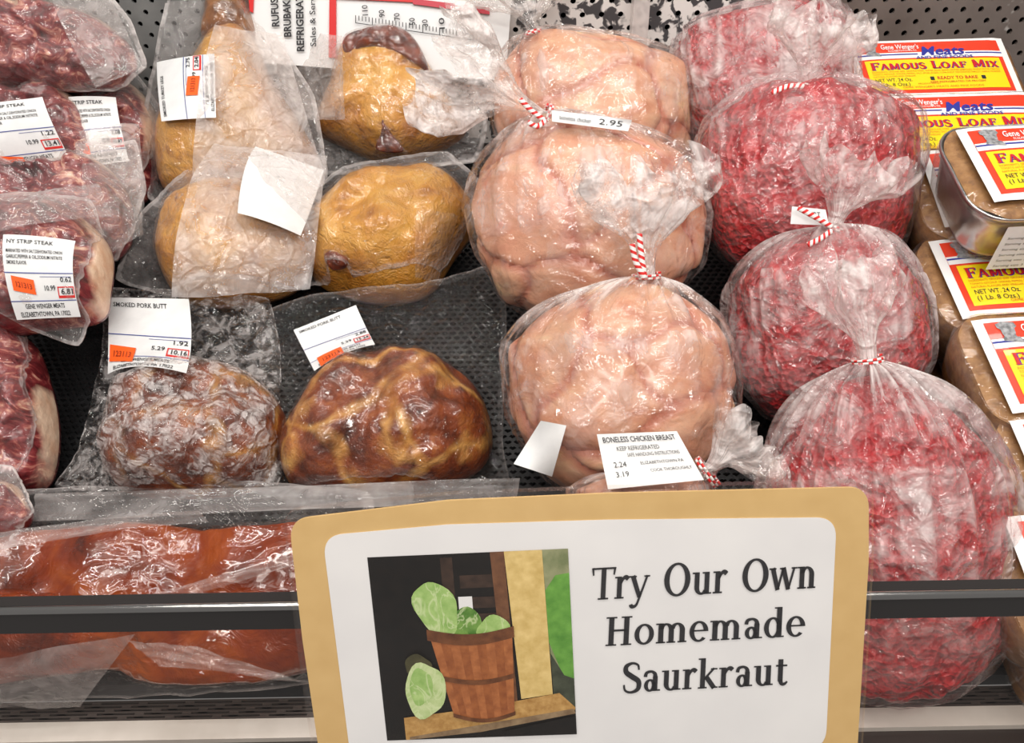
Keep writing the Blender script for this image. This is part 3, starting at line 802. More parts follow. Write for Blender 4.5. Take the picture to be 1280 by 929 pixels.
    extr('rail_lip', [(-.0040+rr_*math.cos(rad(a_)), hgt-.0006+rr_*math.sin(rad(a_))) for a_ in range(0, 360, 20)], plain('rail_lip_metal', srgb(200, 198, 196), .16, Metallic=1.0))
    for o_ in rt.children:
        if o_.name.startswith('rail_lip'): o_.data.polygons.foreach_set('use_smooth', [True]*len(o_.data.polygons))
build_case()

# ================================================================== vacuum packs
ST = 'vacuum packed strip steaks on the left'
LN = ('MARINATED WITH SALT,DEHYDRATED ONION', 'GARLIC,PEPPER & OIL,SODIUM NITRITE', 'SMOKE FLAVOR')
f = Fr(60, 95, 0, 52, depth=.90)
make_pack('steak_pack', 'vacuum packed strip steaks in the top left corner, dull brownish film', 'steak pack', f,
  [(-60, -45), (110, -40), (165, 25), (188, 85), (150, 118), (-60, 112)],
  [Lump(f, [(-60, 5), (40, -2), (118, 18), (160, 62), (140, 100), (60, 106), (-60, 92)], .045, 4, .016, 34, 'strip_steak', STEAK, side=60, seed=1),], group=ST, seed=1, milk=.10, edge_milk=.3,
  flaps=[([(60, -25), (135, -10), (180, 85), (120, 110)], .28, .004)])
f = Fr(130, 220, .045, 42)
make_pack('steak_pack', 'vacuum packed strip steak whose half hidden label sits beside the turkey leg', 'steak pack', f,
  [(0, 62), (110, 66), (175, 95), (212, 150), (196, 215), (170, 262), (40, 265), (0, 150)],
  [Lump(f, [(10, 88), (95, 76), (160, 98), (192, 146), (190, 196), (168, 245), (100, 255), (30, 220)], .05, 4, .016, 36, 'strip_steak', STEAK, side=20, seed=2)], group=ST, seed=2,
  labels=[dict(px=[(86, 122), (145, 122), (160, 200), (104, 210)], title='STRIP STEAK', lines=LN, nums=('1.08', '10.99', '11.87'), sticker=(.02, .2, .22, .16))],
  flaps=[([(95, 165), (170, 150), (180, 262), (110, 262)], .32, .006)])
f = Fr(20, 215, .075, 42)
make_pack('steak_pack', 'vacuum packed strip steak with an upright price label at the left edge', 'steak pack', f,
  [(-70, 85), (60, 92), (115, 120), (128, 190), (110, 222), (-70, 235)],
  [Lump(f, [(-60, 112), (40, 100), (88, 116), (112, 160), (104, 200), (60, 212), (-60, 222)], .045, 4, .016, 36, 'strip_steak', STEAK, side=60, seed=3)], group=ST, seed=3,
  labels=[dict(px=[(-24, 137), (60, 128), (79, 194), (-10, 210)], title='NY STRIP STEAK', lines=LN, nums=('1.22', '10.99', '13.41'), date='121313', sticker=(.08, .03, .33, .17))])
f = Fr(70, 310, .06, 36)
make_pack('steak_pack', 'vacuum packed pink strip steak with loose clear pouch end, behind the fully labelled one', 'steak pack', f,
  [(-60, 190), (60, 185), (140, 180), (172, 175), (184, 235), (170, 298), (145, 335), (-60, 330)],
  [Lump(f, [(-60, 212), (50, 202), (108, 192), (138, 212), (156, 258), (142, 306), (80, 322), (-60, 318)], .05, 3.5, .016, 32, 'strip_steak', STEAK, side=80, seed=4)], group=ST, seed=4,
  flaps=[([(100, 200), (172, 185), (176, 290), (120, 320)], .22, .005)])
f = Fr(50, 400, .085, 33)
make_pack('steak_pack', 'vacuum packed strip steak with a complete price label and orange sticker', 'steak pack', f,
  [(-60, 262), (20, 240), (118, 250), (136, 310), (131, 352), (120, 402), (100, 436), (30, 412), (-60, 408)],
  [Lump(f, [(-60, 272), (40, 258), (92, 262), (126, 300), (124, 352), (114, 386), (60, 398), (-60, 400)], .05, 5, .016, 34, 'strip_steak', STEAK, side=10, seed=5)], group=ST, seed=5,
  labels=[dict(px=[(4, 293), (97, 304), (95, 391), (1, 385)], title='NY STRIP STEAK', lines=LN, nums=('0.62', '10.99', '6.81'), date='121313', sticker=(.09, .30, .32, .17), lift=.002)],
  flaps=[([(-30, 245), (122, 228), (138, 268), (-20, 290)], .22, .006)])
f = Fr(25, 608, .02, 34)
make_pack('steak_pack', 'dark vacuum packed steak leaning upright at the left edge above the ribs', 'steak pack', f,
  [(-60, 402), (28, 400), (52, 450), (69, 540), (64, 572), (45, 612), (-60, 625)],
  [Lump(f, [(-60, 415), (18, 412), (46, 468), (57, 540), (42, 603), (-10, 612), (-60, 610)], .05, 4, .016, 30, 'strip_steak', STEAK, side=0, seed=6)], group=ST, seed=6, milk=.05)
f = Fr(5, 690, .055, 32)
make_pack('steak_pack', 'small vacuum packed steak end in the lower left beside the ribs', 'steak pack', f,
  [(-60, 580), (18, 582), (34, 612), (46, 642), (20, 676), (-60, 700)],
  [Lump(f, [(-60, 602), (4, 600), (22, 625), (28, 645), (4, 668), (-60, 682)], .03, 3, .016, 36, 'strip_steak', STEAK, side=60, seed=7)], group=ST, seed=7, milk=.14, edge_milk=.35)

SM = 'smoked poultry packs on the upper left'
f = Fr(230, 75, 0, 60, depth=1.04)
make_pack('pouch_pack', 'greyish film pouch with slanted white address label behind the turkey leg', 'meat pack', f,
  [(196, -30), (262, -30), (262, 70), (190, 80)], [Lump(f, [(215, 0), (250, -6), (256, 50), (205, 56)], .008, 3, .002, 30, 'smoked_meat', SMOKED)], seed=21, milk=.35,
  labels=[dict(px=[(222, 10), (258, 0), (246, 46), (200, 58)], blank=True)])
f = Fr(285, 255, .03, 50)
make_pack('turkey_leg_pack', 'pale smoked turkey leg, bone end up, with a sideways price label', 'poultry pack', f,
  [(212, -25), (318, -30), (345, 45), (395, 120), (414, 232), (340, 262), (190, 262), (172, 190), (190, 90)],
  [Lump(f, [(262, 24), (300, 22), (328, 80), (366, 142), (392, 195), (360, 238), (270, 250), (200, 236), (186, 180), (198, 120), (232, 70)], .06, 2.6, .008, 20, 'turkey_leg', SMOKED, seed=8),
   Lump(f, [(262, -20), (300, -20), (314, 36), (296, 52), (262, 50), (248, 42)], .04, 2.4, .004, 40, 'shank_bone_end', BONE, seed=9)], group=SM, seed=8, milk=.07, edge_milk=.3,
  labels=[dict(px=[(202, 152), (196, 78), (268, 67), (270, 147)], title='SMOKED TURKEY LEGS', nums=('2.75', '3.99', '2.04'), date='121313', sticker=(.34, .28, .3, .2), lift=.004)],
  flaps=[([(268, 30), (352, 40), (404, 215), (240, 250)], .42, .006)])
f = Fr(300, 368, .035, 32)
make_pack('smoked_breast_pack', 'golden smoked breast half covered by a milky pouch flap with a blank white label', 'poultry pack', f,
  [(262, 185), (405, 195), (402, 300), (384, 368), (216, 376), (140, 350), (176, 268)],
  [Lump(f, [(214, 234), (290, 214), (362, 238), (389, 290), (362, 343), (290, 364), (223, 362), (195, 336), (186, 290)], .07, 2.4, .008, 22, 'smoked_breast', SMOKED, seed=10)], group=SM, seed=10, milk=.06,
  labels=[dict(px=[(320, 184), (405, 213), (374, 291), (297, 266)], blank=True, lift=.012)],
  flaps=[([(268, 180), (410, 196), (388, 362), (216, 374)], .38, .008)])
f = Fr(480, 358, .02, 30)
make_pack('smoked_breast_pack', 'plump golden smoked chicken breast with a dark scab, shiny in tight clear film', 'poultry pack', f,
  [(360, 262), (430, 208), (560, 188), (604, 232), (590, 290), (552, 352), (470, 368), (385, 362), (368, 320)],
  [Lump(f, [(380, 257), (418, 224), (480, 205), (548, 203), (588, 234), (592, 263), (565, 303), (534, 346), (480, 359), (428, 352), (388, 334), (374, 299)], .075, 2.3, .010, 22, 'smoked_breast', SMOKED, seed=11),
   Lump(f, [(404, 318), (420, 315), (434, 321), (430, 331), (413, 333)], .012, 2, .006, 90, 'dark_scab', SCAB, z0=.055, seed=12)], group=SM, film=TIGHT, seed=11, milk=.03,
  flaps=[([(520, 262), (572, 262), (548, 350), (520, 352)], .12, .004)])
f = Fr(480, 196, .03, 52)
make_pack('smoked_chicken_pack', 'smoked half chicken with dark browned tail in front of the thermometer board', 'poultry pack', f,
  [(338, 60), (420, 20), (560, 15), (612, 150), (600, 205), (400, 222), (372, 160)],
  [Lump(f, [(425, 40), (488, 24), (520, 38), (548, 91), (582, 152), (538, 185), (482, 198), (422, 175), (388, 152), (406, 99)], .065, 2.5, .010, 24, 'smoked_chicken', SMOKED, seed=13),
   Lump(f, [(430, 42), (480, 28), (515, 42), (535, 86), (500, 70), (460, 62), (432, 66)], .02, 2, .008, 60, 'browned_tail', SCAB, z0=.045, seed=14),
   Lump(f, [(474, 142), (484, 144), (488, 164), (504, 188), (470, 186), (476, 164)], .008, 2, .006, 90, 'dark_scab', SCAB, z0=.05, seed=15)], group=SM, seed=13, milk=.06, edge_milk=.5,
  flaps=[([(335, 20), (428, 45), (432, 150), (350, 150)], .30, .004)])

PB = 'smoked pork butts'
f = Fr(240, 612, .012, 26)
make_pack('pork_butt_pack', 'smoked pork butt in frosty crinkled film and netting with upright price label', 'pork pack', f,
  [(131, 358), (260, 366), (338, 372), (352, 440), (356, 600), (340, 618), (60, 622), (102, 560), (128, 450)],
  [Lump(f, [(124, 535), (140, 484), (190, 456), (250, 447), (310, 462), (342, 492), (351, 532), (330, 580), (290, 603), (200, 610), (140, 602), (122, 572)], .066, 3.4, .016, 20, 'pork_butt', PORK2, seed=16)], group=PB, seed=16, milk=.34, edge_milk=-.30, wrinkle=.0035, film=CRINKLE,
  labels=[dict(px=[(136, 372), (236, 374), (233, 467), (135, 468)], title='SMOKED PORK BUTT', nums=('1.92', '5.29', '10.16'), date='123113', sticker=(.03, .14, .34, .22))])
f = Fr(480, 612, .010, 26)
make_pack('pork_butt_pack', 'dark mahogany smoked pork butt with yellow fat seams and tilted price label', 'pork pack', f,
  [(318, 392), (400, 366), (540, 352), (618, 330), (634, 384), (628, 560), (640, 614), (345, 618), (336, 560)],
  [Lump(f, [(341, 548), (362, 512), (380, 482), (430, 446), (480, 433), (540, 440), (590, 468), (612, 510), (613, 550), (590, 580), (540, 604), (470, 610), (400, 607), (355, 595)], .064, 4.0, .018, 18, 'pork_butt', PORK, seed=17)], group=PB, film=TIGHT, seed=17, milk=.015, edge_milk=.0, wrinkle=.0035,
  labels=[dict(px=[(367, 413), (445, 382), (469, 431), (393, 464)], title='SMOKED PORK BUTT', nums=('2.88', '5.29', '15.24'), date='123113', sticker=(.12, -.02, .40, .24), sticker_tilt=.02)])

RB = 'sauced rib packs along the front'
f = Fr(180, 745, .02, 22)
make_pack('rib_pack', 'long pack of sauce covered ribs seen above the front rail', 'rib pack', f,
  [(-80, 640), (40, 612), (300, 602), (470, 612), (470, 790), (-80, 800)],
  [Lump(f, [(-70, 690), (20, 668), (150, 655), (290, 660), (430, 656), (440, 720), (430, 775), (200, 780), (-70, 785)], .04, 6, .012, 16, 'sauced_ribs', SAUCE, seed=18, na=140)], group=RB, film=RIBFILM, seed=18, milk=.0, edge_milk=.15, wrinkle=.005,
  flaps=[([(45, 618), (650, 598), (645, 628), (35, 652)], .3, .012), ([(-20, 672), (250, 640), (260, 652), (-20, 690)], .25, .012), ([(190, 742), (390, 690), (395, 700), (220, 752)], .3, .006)])
f = Fr(180, 858, .004, 60)
make_pack('rib_pack', 'pack of sauce covered ribs standing behind the clear front guard below the rail', 'rib pack', f,
  [(-80, 745), (430, 745), (430, 850), (250, 868), (-80, 880)],
  [Lump(f, [(-70, 752), (150, 750), (425, 752), (420, 830), (330, 852), (200, 850), (110, 838), (-70, 850)], .03, 6, .010, 18, 'sauced_ribs', SAUCE, seed=19, na=140)], group=RB, film=RIBFILM, seed=19, milk=.0, edge_milk=.15, wrinkle=.004,
  flaps=[([(-20, 826), (170, 792), (100, 884), (-20, 884)], .3, .004), ([(160, 800), (250, 808), (390, 852), (200, 832)], .26, .006)])

# ================================================================== bags of meat
CH = 'tied bags of chicken breast'; GB = 'tied bags of ground beef'
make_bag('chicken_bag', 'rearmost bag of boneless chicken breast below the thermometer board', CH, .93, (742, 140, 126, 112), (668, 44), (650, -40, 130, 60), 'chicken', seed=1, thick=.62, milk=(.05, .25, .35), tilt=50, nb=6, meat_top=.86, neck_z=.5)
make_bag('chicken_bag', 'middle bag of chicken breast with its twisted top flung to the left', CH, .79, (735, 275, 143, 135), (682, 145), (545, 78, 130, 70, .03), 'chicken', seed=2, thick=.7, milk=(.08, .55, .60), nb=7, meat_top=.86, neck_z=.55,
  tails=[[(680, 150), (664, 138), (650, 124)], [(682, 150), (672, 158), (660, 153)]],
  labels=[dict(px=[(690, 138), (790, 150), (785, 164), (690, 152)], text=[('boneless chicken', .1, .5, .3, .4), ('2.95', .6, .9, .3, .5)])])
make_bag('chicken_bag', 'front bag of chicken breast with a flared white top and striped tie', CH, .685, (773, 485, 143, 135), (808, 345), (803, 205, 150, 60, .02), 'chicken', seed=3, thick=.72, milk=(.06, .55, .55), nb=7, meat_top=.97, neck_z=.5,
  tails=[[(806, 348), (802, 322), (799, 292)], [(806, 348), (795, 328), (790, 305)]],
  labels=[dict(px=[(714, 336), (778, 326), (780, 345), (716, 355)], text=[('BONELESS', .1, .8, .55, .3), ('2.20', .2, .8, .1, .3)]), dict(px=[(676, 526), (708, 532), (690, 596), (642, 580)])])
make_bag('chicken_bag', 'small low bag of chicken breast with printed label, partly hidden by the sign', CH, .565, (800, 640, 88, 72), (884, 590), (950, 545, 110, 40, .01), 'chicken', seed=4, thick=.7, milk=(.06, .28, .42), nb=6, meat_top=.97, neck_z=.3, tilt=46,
  labels=[dict(px=[(746, 543), (846, 539), (880, 600), (760, 612)], lift=.004, text=[('BONELESS CHICKEN BREAST', .06, .94, .84, .1, .01), ('KEEP REFRIGERATED', .2, .7, .68, .08), ('SAFE HANDLING INSTRUCTIONS', .3, .9, .56, .07), ('2.24', .12, .26, .38, .1), ('ELIZABETHTOWN PA', .42, .9, .40, .06), ('COOK THOROUGHLY', .5, .95, .25, .06), ('3.19', .12, .26, .2, .1)])])
make_bag('beef_bag', 'rearmost bag of ground beef, pinkish through a frosty bag', GB, .93, (955, 95, 112, 120), (1040, 20), (1042, -70, 70, 50), 'beef', seed=5, thick=.66, film=BEEFFILM, milk=(.28, .50, .46), meat_top=.72)
make_bag('beef_bag', 'large ground beef bag with a knotted white top, second from the back', GB, .80, (1008, 215, 138, 140), (1008, 108), (1030, 15, 110, 60, .02), 'beef', seed=6, thick=.68, film=BEEFFILM, milk=(.09, .50, .55), meat_top=.70, neck_z=.6,
  tails=[[(1005, 108), (985, 108), (965, 116)]])
make_bag('beef_bag', 'ground beef bag with red and white cord tie and cream handwriting, third from the back', GB, .74, (1033, 405, 126, 132), (1042, 284), (1076, 196, 112, 50, .02), 'beef', seed=7, thick=.68, film=BEEFFILM, milk=(.20, .56, .58), meat_top=.95, neck_z=.5,
  tails=[[(1040, 284), (1020, 272), (998, 260)], [(1040, 288), (1026, 298), (1010, 306)]],
  labels=[dict(px=[(990, 258), (1032, 262), (1036, 282), (988, 280)], lift=.004, text=[('GRT .', .5, .9, .5, .3)])],
  scribbles=[[(1114, 446), (1119, 450), (1112, 454), (1119, 459), (1113, 463)], [(1132, 452), (1124, 454), (1125, 462), (1133, 458), (1133, 452), (1136, 461), (1148, 448)]])
make_bag('beef_bag', 'biggest, front bag of ground beef with long pleats, beside the sign', GB, .63, (1110, 672, 160, 195), (1084, 450), (1066, 322, 100, 44, .01), 'beef', seed=8, thick=.6, film=BEEFFILM, milk=(.19, .62, .60), meat_top=.88, neck_z=.5, pleat=1.5, pleat_down=1.35, fill=.6, cone=.7)

# ================================================================== loaf mix trays
def build_loaf_meshes():
    L, Wd, D = .100, .056, .055
    def rr(sx, sy, r, n=10):
        out = []
        for q, (cx, cy) in enumerate(((sx-r, sy-r), (-sx+r, sy-r), (-sx+r, -sy+r), (sx-r, -sy+r))):
            for k in range(n): a = math.pi/2*(q+k/(n-1)); out.append((cx+r*math.cos(a), cy+r*math.sin(a)))
        # extra points along the straight sides for ribs
        res = []
        for i, p in enumerate(out):
            res.append(p); b = out[(i+1) % len(out)]; d = math.hypot(b[0]-p[0], b[1]-p[1])
            if d > .02:
                m_ = int(d/.0022)
                for k in range(1, m_): res.append((p[0]+(b[0]-p[0])*k/m_, p[1]+(b[1]-p[1])*k/m_))
        return res
    base = rr(L, Wd, .03); n = len(base)
    vs = []; fs = []
    prof = [(1.0, .001, 0), (1.012, .003, 0), (1.025, .002, 0), (1.022, -.001, 0), (.985, -.003, 0), (.96, -.012, 1), (.87, -D+.006, 1), (.84, -D, 0)]
    for s, z, rib in prof:
        for i, (x, y) in enumerate(base):
            k = s+(.006 if (rib and i % 2) else 0); vs.append((x*k, y*(k if s > .95 else k*.97), z))
    for j in range(len(prof)-1):
        for i in range(n): a = j*n+i; b = j*n+(i+1) % n; fs.append((a, a+n, b+n, b))
    fs.append(tuple((len(prof)-1)*n+i for i in range(n)))
    tray = (vs, fs)
    def dome(u, v):                                   # loaf surface inside the rim
        q = max(0, 1-max(abs(u)/L, abs(v)/Wd)**5); return .001+.008*q**.7+.0012*fbm(u*30, v*30, 3, 3)
    vs = []; fs = []; nr = 14
    for j in range(nr+1):
        s = j/nr
        for (x, y) in base: vs.append((x*s*.99, y*s*.99, dome(x*s*.99, y*s*.99)-.0015))
    for j in range(nr):
        for i in range(n): a = j*n+i; b = j*n+(i+1) % n; fs.append((a, a+n, b+n, b))
    loaf = (vs, fs)
    bv = []; bf = []; pr = [(.985, .002), (1.0, -.004), (1.0, -.014), (.97, -.03), (.93, -.046), (.88, -D), (.6, -D-.001)]
    for s, z in pr:
        for x, y in base: bv.append((x*s, y*s, z+.001*fbm(x*40, y*40, z*40, 2)))
    for j in range(len(pr)-1):
        for i in range(n): a = j*n+i; b = j*n+(i+1) % n; bf.append((a, a+n, b+n, b))
    bf.append(tuple((len(pr)-1)*n+i for i in range(n)))
    global LOAFBODY
    LOAFBODY = (bv, bf)
    vs2 = [(x*1.012, y*1.012, z+.002) for x, y, z in vs]; mk = [.03]*len(vs2)
    k0 = len(vs2); f2 = list(fs)
    for s, z in ((1.03, -.002), (1.0, -.02), (.9, -D)):
        for x, y in base: vs2.append((x*s, y*s, z)); mk.append(.12)
    for j in range(3):
        o_ = nr*n+j*n
        for i in range(n): a = o_+i; b = o_+(i+1) % n; f2.append((a, a+n, b+n, b))
    wrap = (vs2, f2, mk)
    return tray, loaf, wrap, dome
FOIL = plain('aluminium_foil', srgb(196, 194, 192), .28, Metallic=1.0)
LR = plain('label_red', srgb(226, 62, 34), .35, Coat_Weight=.3); LY = plain('label_yellow', srgb(246, 214, 22), .35, Coat_Weight=.3); LW = plain('label_white', srgb(240, 238, 236), .35, Coat_Weight=.3)
LB = plain('label_blue', srgb(44, 52, 148), .4); LT = plain('label_crimson', srgb(196, 30, 40), .4); LO = plain('label_orange_print', srgb(214, 120, 24), .5); LG = mottled('label_grey_print', srgb(96, 96, 98), srgb(176, 176, 178), 300, .5)
_loaf = {}
def loaf_data():
    if _loaf: return _loaf
    tray, loaf, wrap, dome = build_loaf_meshes()
    LX, LY_ = .088, .044
    def S(s, t, dz):
        u, v = (s*2-1)*LX, (t*2-1)*LY_
        q = max(0, 1-max(abs(u)/.100, abs(v)/.056)**5)
        return (u, v, .001+.008*q**.7+.0052+dz)
    A = lambda dz: (lambda s, t: S(s, t, dz))
    P = {}
    def quad(rects, dz, n=16):
        mb = MB()
        for r in rects: put_quad(mb, A(dz), *r, n, max(1, n//2))
        return mb
    P['top_label'] = (quad([(0, 0, 1, 1)], 0), LW, None)
    P['red_border'] = (quad([(.045, .08, .955, .95)], .0003), LR, 'top_label')
    P['white_band'] = (quad([(.045, .66, .955, .76)], .0006), LW, 'top_label')
    mb = quad([(.045, .715, .42, .735)], .0009); mb2 = quad([(.72, .715, .955, .735)], .0009); mb.add(mb2.v, mb2.f)
    put_text(mb, A(.0011), 'Meats', .44, .72, .70, .15, .022, .25); put_text(mb, A(.0011), 'AND FINE FOODS', .40, .76, .635, .05, .015)
    P['blue_print'] = (mb, LB, 'top_label')
    P['yellow_panel'] = (quad([(.075, .13, .925, .635)], .0006), LY, 'top_label')
    for nm, dz, off, mat in (('title_shadow', .0009, .006, LB), ('title', .0012, 0, LT)):
        mb = MB(); polys, wd = serif_text('FAMOUS LOAF MIX', 1.5, True)
        for p in polys:
            mb.add([S(.10+a*.80+off, .47+b*.125-off*.9, dz) for a, b in p], [tuple(range(len(p)))])
        P[nm] = (mb, mat, 'top_label')
    mb = MB()
    for i, t_ in enumerate(('INGREDIENTS: GROUND BEEF, GROUND PORK, WATER, EGGS, BREAD CRUMBS (ENRICHED WHEAT FLOUR, NIACIN),', 'TOMATO KETCHUP, ONIONS, PEPPERS, SALT, SPICES, SUGAR, CORN SYRUP, DEHYDRATED PARSLEY, GARLIC POWDER,', 'NATURAL FLAVORS AND VINEGAR')):
        put_text(mb, A(.001), t_, .1, .9 if i < 2 else .36, .42-i*.04, .026)
    put_text(mb, A(.001), 'PRODUCED BY', .36, .5, .205, .025); put_text(mb, A(.001), "GENE WENGER'S MEATS AND FINE FOODS", .26, .76, .15, .032)
    P['small_print'] = (mb, LO, 'top_label')
    mb = MB(); put_text(mb, A(.001), 'READY TO BAKE', .49, .74, .28, .05, .015); put_text(mb, A(.001), 'KEEP REFRIGERATED OR FROZEN', .44, .78, .225, .03)
    P['red_print'] = (mb, LT, 'top_label')
    mb = MB(); put_text(mb, A(.001), 'NET WT. 24 Oz.', .105, .33, .265, .055, .005); P['weight_print'] = (mb, INK, 'top_label')
    mb = MB(); put_text(mb, A(.001), '(1 Lb. 8 Ozs.)', .105, .31, .19, .055, .005); P['weight_print_second'] = (mb, INK, 'top_label')
    for x, nm in ((.445, 'oven_icon'), (.765, 'oven_icon_second')):
        mb = MB(); put_quad(mb, A(.001), x, .27, x+.025, .33); P[nm] = (mb, INK, 'top_label')
    mb = MB(); put_text(mb, A(.001), "Gene Wenger's", .2, .44, .82, .085, .012, .15); put_text(mb, A(.001), 'ELIZABETHTOWN PA', .24, .42, .775, .03)
    P['white_print'] = (mb, LW, 'top_label')
    def shape(pts, dz): 
        mb = MB(); mb.add([S(a, b, dz) for a, b in pts], [tuple(range(len(pts)))]); return mb
    mb = shape([(.105, .80), (.165, .80), (.168, .86), (.182, .88), (.178, .93), (.15, .94), (.12, .945), (.09, .92), (.092, .88), (.104, .86)], .001)
    mb2 = shape([(.108, .76), (.165, .76), (.16, .81), (.108, .81)], .001); mb.add(mb2.v, mb2.f)
    mb2 = shape([(.10, .73), (.19, .70), (.175, .765), (.1, .77)], .0012); mb.add(mb2.v, mb2.f)
    P['chef_emblem'] = (mb, LG, 'top_label')
    _loaf['parts'] = P; _loaf['tray'] = tray; _loaf['loaf'] = loaf; _loaf['wrap'] = wrap; _loaf['body'] = LOAFBODY
    return _loaf
_proto = []
def make_loaf(label, px, py, depth, tilt, roll=3, corner=(0, 1), side=0, paper=False):
    """a tray whose label corner (s,t) sits at the pixel px,py, h above the deck"""
    d = loaf_data(); f = Fr(px, py, 0, tilt, roll=roll, side=side, depth=depth)
    lx, ly = (corner[0]*2-1)*.088, (corner[1]*2-1)*.044
    mw = f.m @ Matrix.Translation((-lx, -ly, -.009))
    root = empty('loaf_pan', mw, label, 'loaf pan', 'foil pans of loaf mix on the right')
    if not _proto:
        ob('foil_tray', *d['tray'], FOIL, root); ob('loaf', *d['loaf'], LOAF, root)
        v, f_, mk = d['wrap']; ob('film_wrap', v, f_, FILM2, root, attrs={'milk': mk})
        made = {}
        for nm, (mb, mat, par) in d['parts'].items(): made[nm] = ob(nm.replace('_second', ''), mb.v, mb.f, mat, made.get(par, root), smooth=False)
        _proto.append(root)
    else:
        def cp(o, p):
            c = o.copy(); COL.objects.link(c); c.parent = p
            for ch in o.children: cp(ch, c)
        for ch in _proto[0].children:
            if not paper and ch.name.startswith('foil'): continue
            cp(ch, root)
    if not paper:
        if 'side' not in _loaf: _loaf['side'] = ob('loaf_body', *d['body'], LOAF, root).data
        else:
            o_ = bpy.data.objects.new('loaf_body', _loaf['side']); COL.objects.link(o_); o_.parent = root
    if paper:
        mb = MB(); S = lambda s, t: (-.075+s*.15, -.0585+(t-1)*.006, -.004-(1-t)*.046)
        put_quad(mb, S, 0, 0, 1, 1, 4, 4); pl_ = ob('nutrition_label', mb.v, mb.f, PAPER, root)
        mb = MB(); T = lambda s, t: (-.075+s*.15, -.0592+(t-1)*.006, -.004-(1-t)*.046)
        put_text(mb, T, 'Nutrition Facts', .3, .7, .86, .09, .01)
        for k in range(6): put_text(mb, T, 'Serving size 3 oz Calories 210 Total Fat 14g Sodium 480mg Protein 16g', .03, .97, .72-k*.13, .05)
        ob('printed_text', mb.v, mb.f, INK, pl_, smooth=False)
    return root
FILM2 = film_mat('tray_film', 1.0, 30, .3, base=.03, fine=.4)
make_loaf('tilted loaf mix pan on top of others, foil rim and paper nutrition label showing', 1193, 165, .735, 20, 3, (0, 1), paper=True)
make_loaf('rearmost loaf mix pan lying against the perforated back wall', 1250, 50, .95, 27, 1, (1, 1))
make_loaf('loaf mix pan lying second from the back wall, half under a tilted pan', 1290, 118, .86, 25, 1, (1, 1))
make_loaf('loaf mix pan squeezed between the ground beef and the tilted pan with ribbed foil side', 1147, 192, .80, 27, 2, (0, 1))
make_loaf('loaf mix pan right of the third beef bag with its chef emblem in full view', 1159, 304, .765, 21, 3, (0, 1))
make_loaf('deep lying loaf mix pan, only a sliver of yellow label between beef bag and pans', 1160, 428, .82, 20, 3, (0, 1))
make_loaf('loaf mix pan at the right edge above the front beef bag', 1212, 403, .69, 21, 3, (0, 1))
make_loaf('loaf mix pan at the right edge showing just its red label corner', 1260, 528, .645, 22, 3, (0, 1))
make_loaf('loaf mix pan at the right edge beside the front beef bag, above the rail', 1252, 648, .60, 24, 3, (0, 1))
make_loaf('lowest loaf mix pan, tan end showing under the rail at the right edge', 1268, 712, .63, 18, 3, (0, 1))

# ================================================================== thermometer board on the back wall
def build_thermo():
    f = Fr(465, 60, 0, 72, roll=-1.5, depth=.955)
    r = empty('thermometer_board', f.m, 'white thermometer board with red borders and black lettering at the back wall', 'thermometer')
    def P(pts, z): return [(*f.uv(x, y, z), z) for x, y in pts]
    def poly(name, pts, z, mat, par, th=0):
        p = P(pts, z); n = len(p)
        vs = p+[(a, b, c-.003) for a, b, c in p]
        return ob(name, vs, [tuple(range(n))[::-1], tuple(range(n, 2*n))]+[(i, (i+1) % n, n+(i+1) % n, n+i) for i in range(n)], mat, par, smooth=False)
    W_ = plain('board_white', srgb(228, 228, 228), .35); R_ = plain('board_red', srgb(206, 30, 30), .35)
    b = poly('board', [(308, -30), (640, -10), (632, 100), (590, 98), (318, 78)], 0, W_, r)
    poly('red_border', [(308, -30), (318, -30), (316, 16), (312, 14)], .003, R_, b); poly('red_divider', [(412, -30), (420, -30), (420, 72), (411, 72)], .003, R_, b)
    poly('red_border', [(420, -10), (520, -6), (520, 3), (420, -2)], .003, R_, b); poly('red_column', [(516, -2), (612, 10), (612, 18), (516, 5)], .0035, plain('spirit_red', srgb(186, 40, 60), .3), b)
    MBS = [MB()]; mb = MBS[0]
    def line(txt, x0, y0, x1, y1, h, bold=.01):      # lettering runs upward
        mb = MBS[0]
        vs, fs = text2d(txt, bold, 0); dx, dy = x1-x0, y1-y0; l = math.hypot(dx, dy)
        nx, ny = dy/l, -dx/l
        mb.add([(*f.uv(x0+dx*a+nx*b_*h, y0+dy*a+ny*b_*h, .0035), .0035) for a, b_ in vs], fs)
    line('RUFUS', 349, 33, 347, -2, 9, .03); line('BRUBAKER', 364, 46, 362, -14, 9, .03); line('REFRIGERATION', 380, 64, 378, -30, 9, .03); line('Sales & Service', 395, 58, 393, -18, 7)
    ob('printed_text', mb.v, mb.f, INK, b, smooth=False); MBS[0] = mb = MB()
    for tx, x, y in (('110', 460, 19), ('90', 481, 21), ('70', 500, 25), ('50', 519, 31), ('30', 535, 33)): line(tx, x, y, x-1, y-(13 if tx == '110' else 9), 7)
    line('10', 556, 36, 555, 22, 7)
    ob('scale_numbers', mb.v, mb.f, INK, b, smooth=False)
    mb = MB()
    for k in range(36):
        x = 444+k*4.2; h = 9 if k % 5 == 0 else 6; y = 19+k*.62
        mb.add(P([(x, y), (x+1, y), (x+1, y+h), (x, y+h)], .0034), [(0, 1, 2, 3)])
    mb.add(P([(444, 28), (595, 50), (595, 51), (444, 29)], .0034), [(0, 1, 2, 3)])
    ob('scale_ticks', mb.v, mb.f, INK, b, smooth=False)
build_thermo()

